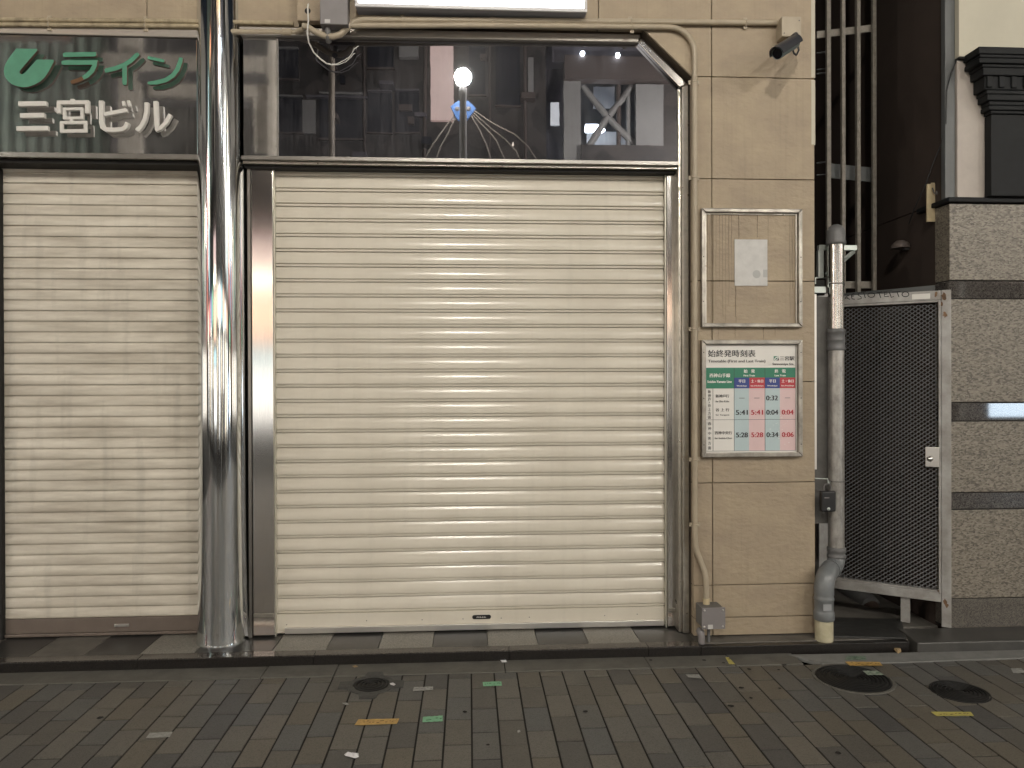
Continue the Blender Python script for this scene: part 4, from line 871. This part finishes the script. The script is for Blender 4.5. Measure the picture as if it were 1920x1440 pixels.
# shop building
sb = thing('shop_building', (-3, -7, 0), 'dark shop building across the street mirrored in the fascia and pillar', 'building')
b = MB(); b.box(-16, 1.60, -9, -D1, 3.9, 12, FARW); b.box(-16, 4.6, -9, -D1-.6, 0, 3.9, FARW); b.build('wall', sb)
R_ = random.Random(5)
shops = [(-16, -13, L_WARM, L_WHITE), (-13, -10.2, L_RED, L_WARM), (-10.2, -8, L_BLUE, L_WHITE), (-8, -6, L_GREEN, L_WARM), (-6, -3.2, None, None), (-3.2, -1.4, L_WARM, L_WARM), (-1.4, .8, L_WHITE, L_WHITE), (.8, 2.6, L_CYAN, L_WARM), (2.6, 4.5, L_ORANGE, L_WHITE)]
for i, (x0, x1, sgm, wm) in enumerate(shops):
    if sgm is None:
        for za, zb, m_, nm in ((3.78, 4.45, lit('lit_pink_sign', (1, .66, .62), 1.0), 'shop_sign'), (3.55, 3.68, L_STRIP, 'light_strip'), (2.4, 3.3, lit('lit_orange_sign', (1, .58, .38), 2.0), 'shop_sign'), (1.92, 2.22, L_CYAN, 'shop_sign'), (.75, 1.85, lit('lit_shop', (1, .97, .92), 2.0), 'shop_window')):
            b = MB(); b.box(x0+.15, x1-.1, -D1, -D1+.12, za, zb, m_); b.build(nm, sb, bevel=.01)
        continue
    b = MB(); b.box(x0+.15, x1-.15, -D1, -D1+.14, 2.75, 3.45, sgm); b.build('shop_sign', sb, bevel=.01)
    b = MB(); b.box(x0+.2, x1-.5, -D1-.55, -D1-.5, .5, 2.5, wm); sw_ = b.build('shop_window', sb)
    b = MB(); n_ = 3
    for k in range(n_+1):
        xx = x0+.2+(x1-.7-x0)*k/n_; b.box(xx-.03, xx+.03, -D1-.49, -D1-.42, .4, 2.55, FARB)
    b.box(x0+.2, x1-.5, -D1-.5, -D1-.44, 1.3, 1.36, FARB)
    for k in range(5):
        xx = R_.uniform(x0+.3, x1-.7); b.box(xx-.12, xx+.12, -D1-.49, -D1-.46, .5, R_.uniform(.8, 1.5), FARW)
    b.build('window_frame', sw_)
    if i % 2 == 0:
        b = MB(); b.tube([(x0+.4, -D1+.25, 2.66), (x1-.4, -D1+.25, 2.66)], .03, L_STRIP, 8); b.build('light_strip', sb)
b = MB()
def opatch(x0, y0, x1, y1, m, dd=.03, d=D1):
    a_, c_ = opp(x0, y1, d), opp(x1, y0, d); b.box(a_.x, c_.x, -d, -d+dd, a_.z, c_.z, m)
opatch(808, 60, 850, 228, lit('lit_far_wall', (1, .60, .47), .80), .10); b.build('lit_pier', sb)  # pink light falling on this pier is put in as its own glow
b = MB(); opatch(749, 80, 785, 112, FARG, .14); b.build('hanging_plate', sb)
for q in ((520, 185, 568, 250), (600, 180, 680, 262), (690, 176, 735, 250), (742, 174, 786, 250), (520, 95, 560, 150), (690, 70, 738, 130), (880, 90, 910, 180), (930, 80, 975, 200)):
    b = MB(); opatch(*q, FARGL, .05); wd_ = b.build('upper_window', sb)
    b = MB(); opatch(q[0], q[1]-4, q[2], q[1]-2, FARG, .08); opatch(q[0]-2, q[3], q[2]+2, q[3]+2, FARB, .08); b.build('window_frame', wd_)
rq = random.Random(11)
for k in range(14):
    px = rq.uniform(525, 1020); py = rq.uniform(85, 290); b = MB(); w_ = rq.uniform(8, 26); h_ = rq.uniform(6, 18)
    opatch(px, py, px+w_, py+h_, rq.choice((FARB, FARB, FARV, FARGL)), rq.uniform(.06, .4)); b.build('wall_unit', sb)
for px in (684, 796, 918, 985):
    b = MB(); b.tube([opp(px, 330, D1-.06), opp(px+rq.uniform(-2, 2), 20, D1-.06)], rq.uniform(.02, .05), FARB, 8); b.build('wall_pipe', sb)
b = MB()
for q in ((690, 173, 735, 175), (742, 172, 786, 174), (575, 184, 690, 185.5)): opatch(*q, FARV, .12)
b.build('ledge', sb)
b = MB(); opatch(568, 190, 592, 252, FARG, .06); opatch(990, 110, 1000, 175, FARG, .06); b.build('wall_panel', sb)
# pale building at the left of the mirror picture
lb = thing('pale_far_building', (-7, -6, 4), 'pale far building with ribbed cladding mirrored in the left fascia', 'building')
D3 = 5.6
RIB = mat('far_teal_ribs', (.24, .31, .285), .5, var=.5, vscale=3, stretch=(3, 3, .05)); PALE = mat('far_pale_concrete', (.62, .58, .54), .6, var=.15)
b = MB(); opatch(-420, -400, 205, 330, RIB, .05, D3)
for k in range(26):
    q = -420+k*24; opatch(q, -400, q+7, 330, RIB, .10, D3)
opatch(-40, 74, 140, 80, FARB, .16, D3); b.build('ribbed_wall', lb)
b = MB(); opatch(205, -400, 517, 330, FARV, .04, D3); opatch(232, -400, 268, 330, PALE, .22, D3); opatch(205, 118, 517, 142, PALE, .30, D3); opatch(268, 148, 517, 160, FARV, .25, D3); opatch(285, 166, 517, 186, PALE, .18, D3); opatch(480, 190, 512, 290, PALE, .12, D3); opatch(268, 205, 470, 300, FARW, .06, D3); opatch(512, -400, 519, 330, PALE, .35, D3)
b.build('frame_wall', lb)
LW = lit('lit_warm_window', (1, .62, .28), 2.6); LO = lit('lit_orange_window', (1, .30, .14), 2.2)
for q, d_, m_, par in (((735, 20, 762, 66), D1, LW, sb), ((790, 20, 806, 64), D1, LW, sb), ((850, 20, 884, 66), D1, LW, sb), ((925, 20, 1000, 67), D1, LW, sb), ((0, 10, 48, 58), D3, LW, lb), ((82, 10, 145, 60), D3, LO, lb)):
    b = MB(); opatch(*q, m_, .11, d_); b.build('lit_window', par)
# station hall with braces on the right
rb = thing('braced_hall', (5.2, -6, 4), 'grey hall with a braced opening and white tubes mirrored at the right of the fascia', 'building')
b = MB()
opatch(1035, 55, 1300, 120, FARV, .1); opatch(1056, 118, 1300, 156, FARB, .25); opatch(1056, 156, 1087, 330, FARG, .12); opatch(1190, 163, 1241, 281, FARG, .12); opatch(1087, 280, 1300, 330, FARW, .2); opatch(1241, 156, 1300, 281, FARW, .05); b.box(1.62, 7.19, -D1-.3, -D1+.02, 3.61, opp(1100, 331, D1).z, FARW); b.box(1.62, 7.19, -D1-3.2, -D1-2.1, 3.61, 12, FARV); b.box(opp(1301, 100, D1).x, 7.19, -D1-2, -D1, opp(1100, 331, D1).z+.01, 12, FARG); b.box(opp(1036, 100, D1).x, 7.19, -D1-2, -D1, opp(1100, 54, D1).z, 12, FARV)
b.build('wall', rb)
b = MB(); opatch(1087, 152, 1190, 285, mat('hall_back', (.10, .11, .12), .6), .02, D1+2.0); b.build('back_wall', rb)
b = MB()
def obar(x0, y0, x1, y1, r, m, d=D1+.1): b.tube([opp(x0, y0, d), opp(x1, y1, d)], r, m, 8)
obar(1092, 162, 1138, 218, .07, FARG); obar(1185, 162, 1142, 218, .07, FARG); obar(1140, 218, 1098, 285, .07, FARG); obar(1142, 222, 1190, 272, .07, FARG)
obar(1160, 160, 1160, 285, .05, FARB); obar(1178, 165, 1178, 280, .05, FARG); b.build('brace', rb)
b = MB(); obar(1098, 241, 1122, 241, .09, L_COOL, D1+.6); obar(1123, 246, 1131, 240, .07, L_COOL, D1+.6); b.build('tube_lamp', rb)
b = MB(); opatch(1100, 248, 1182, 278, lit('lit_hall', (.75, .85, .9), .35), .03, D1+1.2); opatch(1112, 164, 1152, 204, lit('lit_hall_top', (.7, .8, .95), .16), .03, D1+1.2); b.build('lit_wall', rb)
b = MB(); opatch(1032, 194, 1048, 236, lit('lit_slit', (.85, .95, 1), .8), .05); b.build('lit_slit', rb)
for px, py in ((1092, 100), (1158, 104)):
    b = MB(); b.lathe([(.0005, -.05), (.03, -.04), (.05, 0), (.03, .04), (.0005, .05)], opp(px, py, D1-.3), L_COOL, 14); b.build('lamp', rb)
b = MB(); b.box(4.65, 16, -9, -D1-.3, 0, 3.6, FARW); b.box(7.2, 20, -9, -D1, 3.6, 12, PALE)
for k in range(7):
    for z_ in (4.4, 6.6, 8.8): b.box(7.8+k*1.7, 8.8+k*1.7, -D1+.001, -D1+.03, z_, z_+1.3, FARGL)
    b.box(7.3+k*1.7, 7.5+k*1.7, -D1+.001, -D1+.16, 3.6, 12, FARG)
b.build('far_wall', rb)
for i, (x0, x1, sgm, wm) in enumerate(((4.8, 7.0, L_WHITE, L_WARM), (7.2, 9.4, L_ORANGE, L_WHITE), (12.5, 15.5, L_GREEN, L_WARM))):
    b = MB(); b.box(x0, x1-.2, -D1-.25, -D1-.1, 2.75, 3.35, sgm); b.build('shop_sign', rb, bevel=.01)
    b = MB(); b.box(x0+.1, x1-.4, -D1-.29, -D1-.25, .5, 2.5, wm); b.build('shop_window', rb)
for i, (x_, z0_, z1_, m_, par) in enumerate(((-15, 3.2, 7.5, L_RED, sb), (-12.6, 4.2, 6.6, L_WHITE, sb), (-10.8, 3.6, 8.4, L_CYAN, sb), (-9.9, 5.0, 6.2, L_WARM, sb), (6.3, 4.0, 7.6, L_WHITE, rb), (7.9, 3.7, 6.0, L_CYAN, rb), (9.6, 4.4, 8.2, L_WARM, rb), (11.4, 3.7, 5.6, L_RED, rb), (13.0, 4.6, 7.4, L_WHITE, rb), (15.2, 3.7, 7.0, L_BLUE, rb))):
    b = MB(); b.box(x_-.11, x_+.11, -D1+.5, -D1+1.25, z0_, z1_, m_); b.box(x_-.05, x_+.05, -D1-.2, -D1+.4995, z1_-.3, z1_-.2, FARB); b.build('added_blade_sign', par)  # glowing signs out of view, added to streak the pillar's reflection
vm = thing('vending_machine', (10.6, -6.3, 0), 'lit drinks machine across the street mirrored in the polished granite band', 'vending machine')
b = MB(); b.box(10.45, 12.7, -6.7, -6.02, 0, 1.85, mat('machine_casing', (.3, .3, .32), .4)); b.build('casing', vm, bevel=.02)
b = MB(); b.box(10.58, 12.55, -6.018, -6.0, .80, 1.70, lit('lit_machine', (.70, .85, 1), 12.0)); b.build('lit_front', vm)
# the two ends of the street
for sx_, lab in ((-1, 'pale block closing the far left end of the street mirrored in the pillar'), (1, 'pale block closing the far right end of the street mirrored in the pillar')):
    eb = thing('end_building', (24*sx_, -1, 0), lab, 'building', 'blocks closing the street ends'); xa, xb = sorted((24*sx_, 27*sx_)); xf = 24*sx_
    b = MB(); b.box(xa, xb, -9, 5, 0, 14, PALE); b.build('wall', eb)
    for k in range(6):
        y_ = -8.2+k*2.1
        for z_, m_ in ((3.6, FARGL), (6.2, L_WARM if k == 2 else FARGL), (8.8, FARGL), (.4, L_WHITE if k % 2 else L_WARM)):
            b = MB(); b.box(min(xf, xf-.06*sx_), max(xf, xf-.06*sx_), y_, y_+1.3, z_, z_+(1.6 if z_ > 1 else 2.2), m_); b.build('window', eb)
    for k, m_ in enumerate((L_RED, L_CYAN, L_WARM, L_GREEN, L_WHITE)):
        y_ = -7.5+k*2.4; b = MB(); b.box(min(xf-.1*sx_, xf-.9*sx_), max(xf-.1*sx_, xf-.9*sx_), y_, y_+.2, 3+.4*k, 6.2+.5*k, m_); b.build('added_blade_sign', eb)  # more glowing signs added for streaks in the pillar
# street lamps
POLE = mat('lamp_pole', (.72, .74, .74), .5, var=.1); GLOBE = mat('lamp_globe', (.8, .8, .8), .3, emit=(1, .94, .84), estr=1380.0)
g0 = opp(868, 145, 2.2)
lamp = thing('street_lamp', (g0.x, -2.2, 0), 'single globe street lamp mirrored glowing in the dark fascia', 'street lamp', 'globe street lamp and the extra lamps added for light')
gx_, gz = g0.x, g0.z
b = MB(); b.lathe([(.10, 0), (.10, .15), (.055, .2), (.052, gz-.28), (.06, gz-.27), (.06, gz-.17), (.045, gz-.13)], (gx_, -2.2, 0), POLE, 20); b.build('pole', lamp)
b = MB(); b.lathe([(.12*sin(pi*k/20)+.0004, gz-.12*cos(pi*k/20)) for k in range(21)], (gx_, -2.2, 0), GLOBE, 24); b.build('globe', lamp)
b = MB(); b.tube([(gx_+.105*cos(a_), -2.2+.105*sin(a_), gz-.085) for a_ in [2*pi*k/20 for k in range(21)]], .012, CASEW, 6); b.build('globe_ring', lamp)
for i, (x_, y_, lab) in enumerate(((-11.0, -2.2, 'extra globe lamp added for its light to the left of the pillar'), (4.4, -2.2, 'extra globe lamp added for its light across from the granite building'), (9.0, -2.2, 'extra globe lamp added for its light beyond the granite building'), (-17.5, -2.2, 'extra globe lamp added for its light toward the left end of the street'), (16.5, -2.2, 'extra globe lamp added for its light toward the right end of the street'))):
    c = lamp.copy(); COL.objects.link(c); c.location = (x_, y_, 0); c['label'] = lab  # extra lamps out of view, added to soften shadows and light the pillar
    for ch in list(lamp.children):
        k = ch.copy(); COL.objects.link(k); k.parent = c
t = thing('blue_ornament', (0, -2.6, 5.5), 'blue five sided street ornament with trailing cords mirrored in the fascia', 'ornament')
BLU = mat('blue_plate', (.08, .20, .48), .4)
b = MB(); D2 = 2.45
pl = [opp(x, y, D2) for x, y in ((845, 200), (858, 189), (878, 189), (893, 203), (878, 222), (868, 234), (856, 222))]
vs = [p for p in pl]+[p+Vector((0, -.05, 0)) for p in pl]; n_ = len(pl)
b.raw(vs, [tuple(range(n_-1, -1, -1)), tuple(range(n_, 2*n_))]+[(i, (i+1) % n_, (i+1) % n_+n_, i+n_) for i in range(n_)], BLU); b.tube([(gx_, -2.21, opp(868, 205, D2).z), opp(868, 205, D2)], .02, LATT, 8); b.build('plate', t)
b = MB()
for px in (857, 879): b.lathe([(.035, 0), (.0005, .004)], opp(px, 204, D2)+Vector((0, .004, 0)), BLACKP, 14, axis=(0, 1, 0))
b.build('hole', t)
for pts in (((851, 219), (830, 245), (812, 270), (797, 298)), ((853, 223), (840, 250), (826, 275), (818, 298)), ((889, 208), (925, 232), (965, 252), (990, 275), (1007, 300)), ((888, 212), (920, 240), (948, 262), (968, 282), (976, 300)), ((886, 215), (910, 240), (930, 262), (948, 300)), ((884, 218), (900, 245), (912, 270), (921, 300))):
    b = MB(); b.tube([opp(x, y, D2) for x, y in pts], .010, LATT, 6); b.build('cord', t)
b = MB(); p_ = opp(962, 272, D2); b.lathe([(.0005, -.02), (.016, 0), (.0005, .05)], p_, L_WARM, 10); b.build('bulb', t)
FPOST = mat('far_post_paint', (.10, .085, .065), .6); b = MB(); b.tube([opp(622, 300, 3.2), opp(622, 60, 3.2)], .05, FPOST, 12); p_ = opp(622, 300, 3.2); b.tube([p_, (p_.x, p_.y, 0)], .05, FPOST, 12)
tag(b.build('far_post'), 'plain pale post mirrored faintly at the left of the dark fascia', 'post')
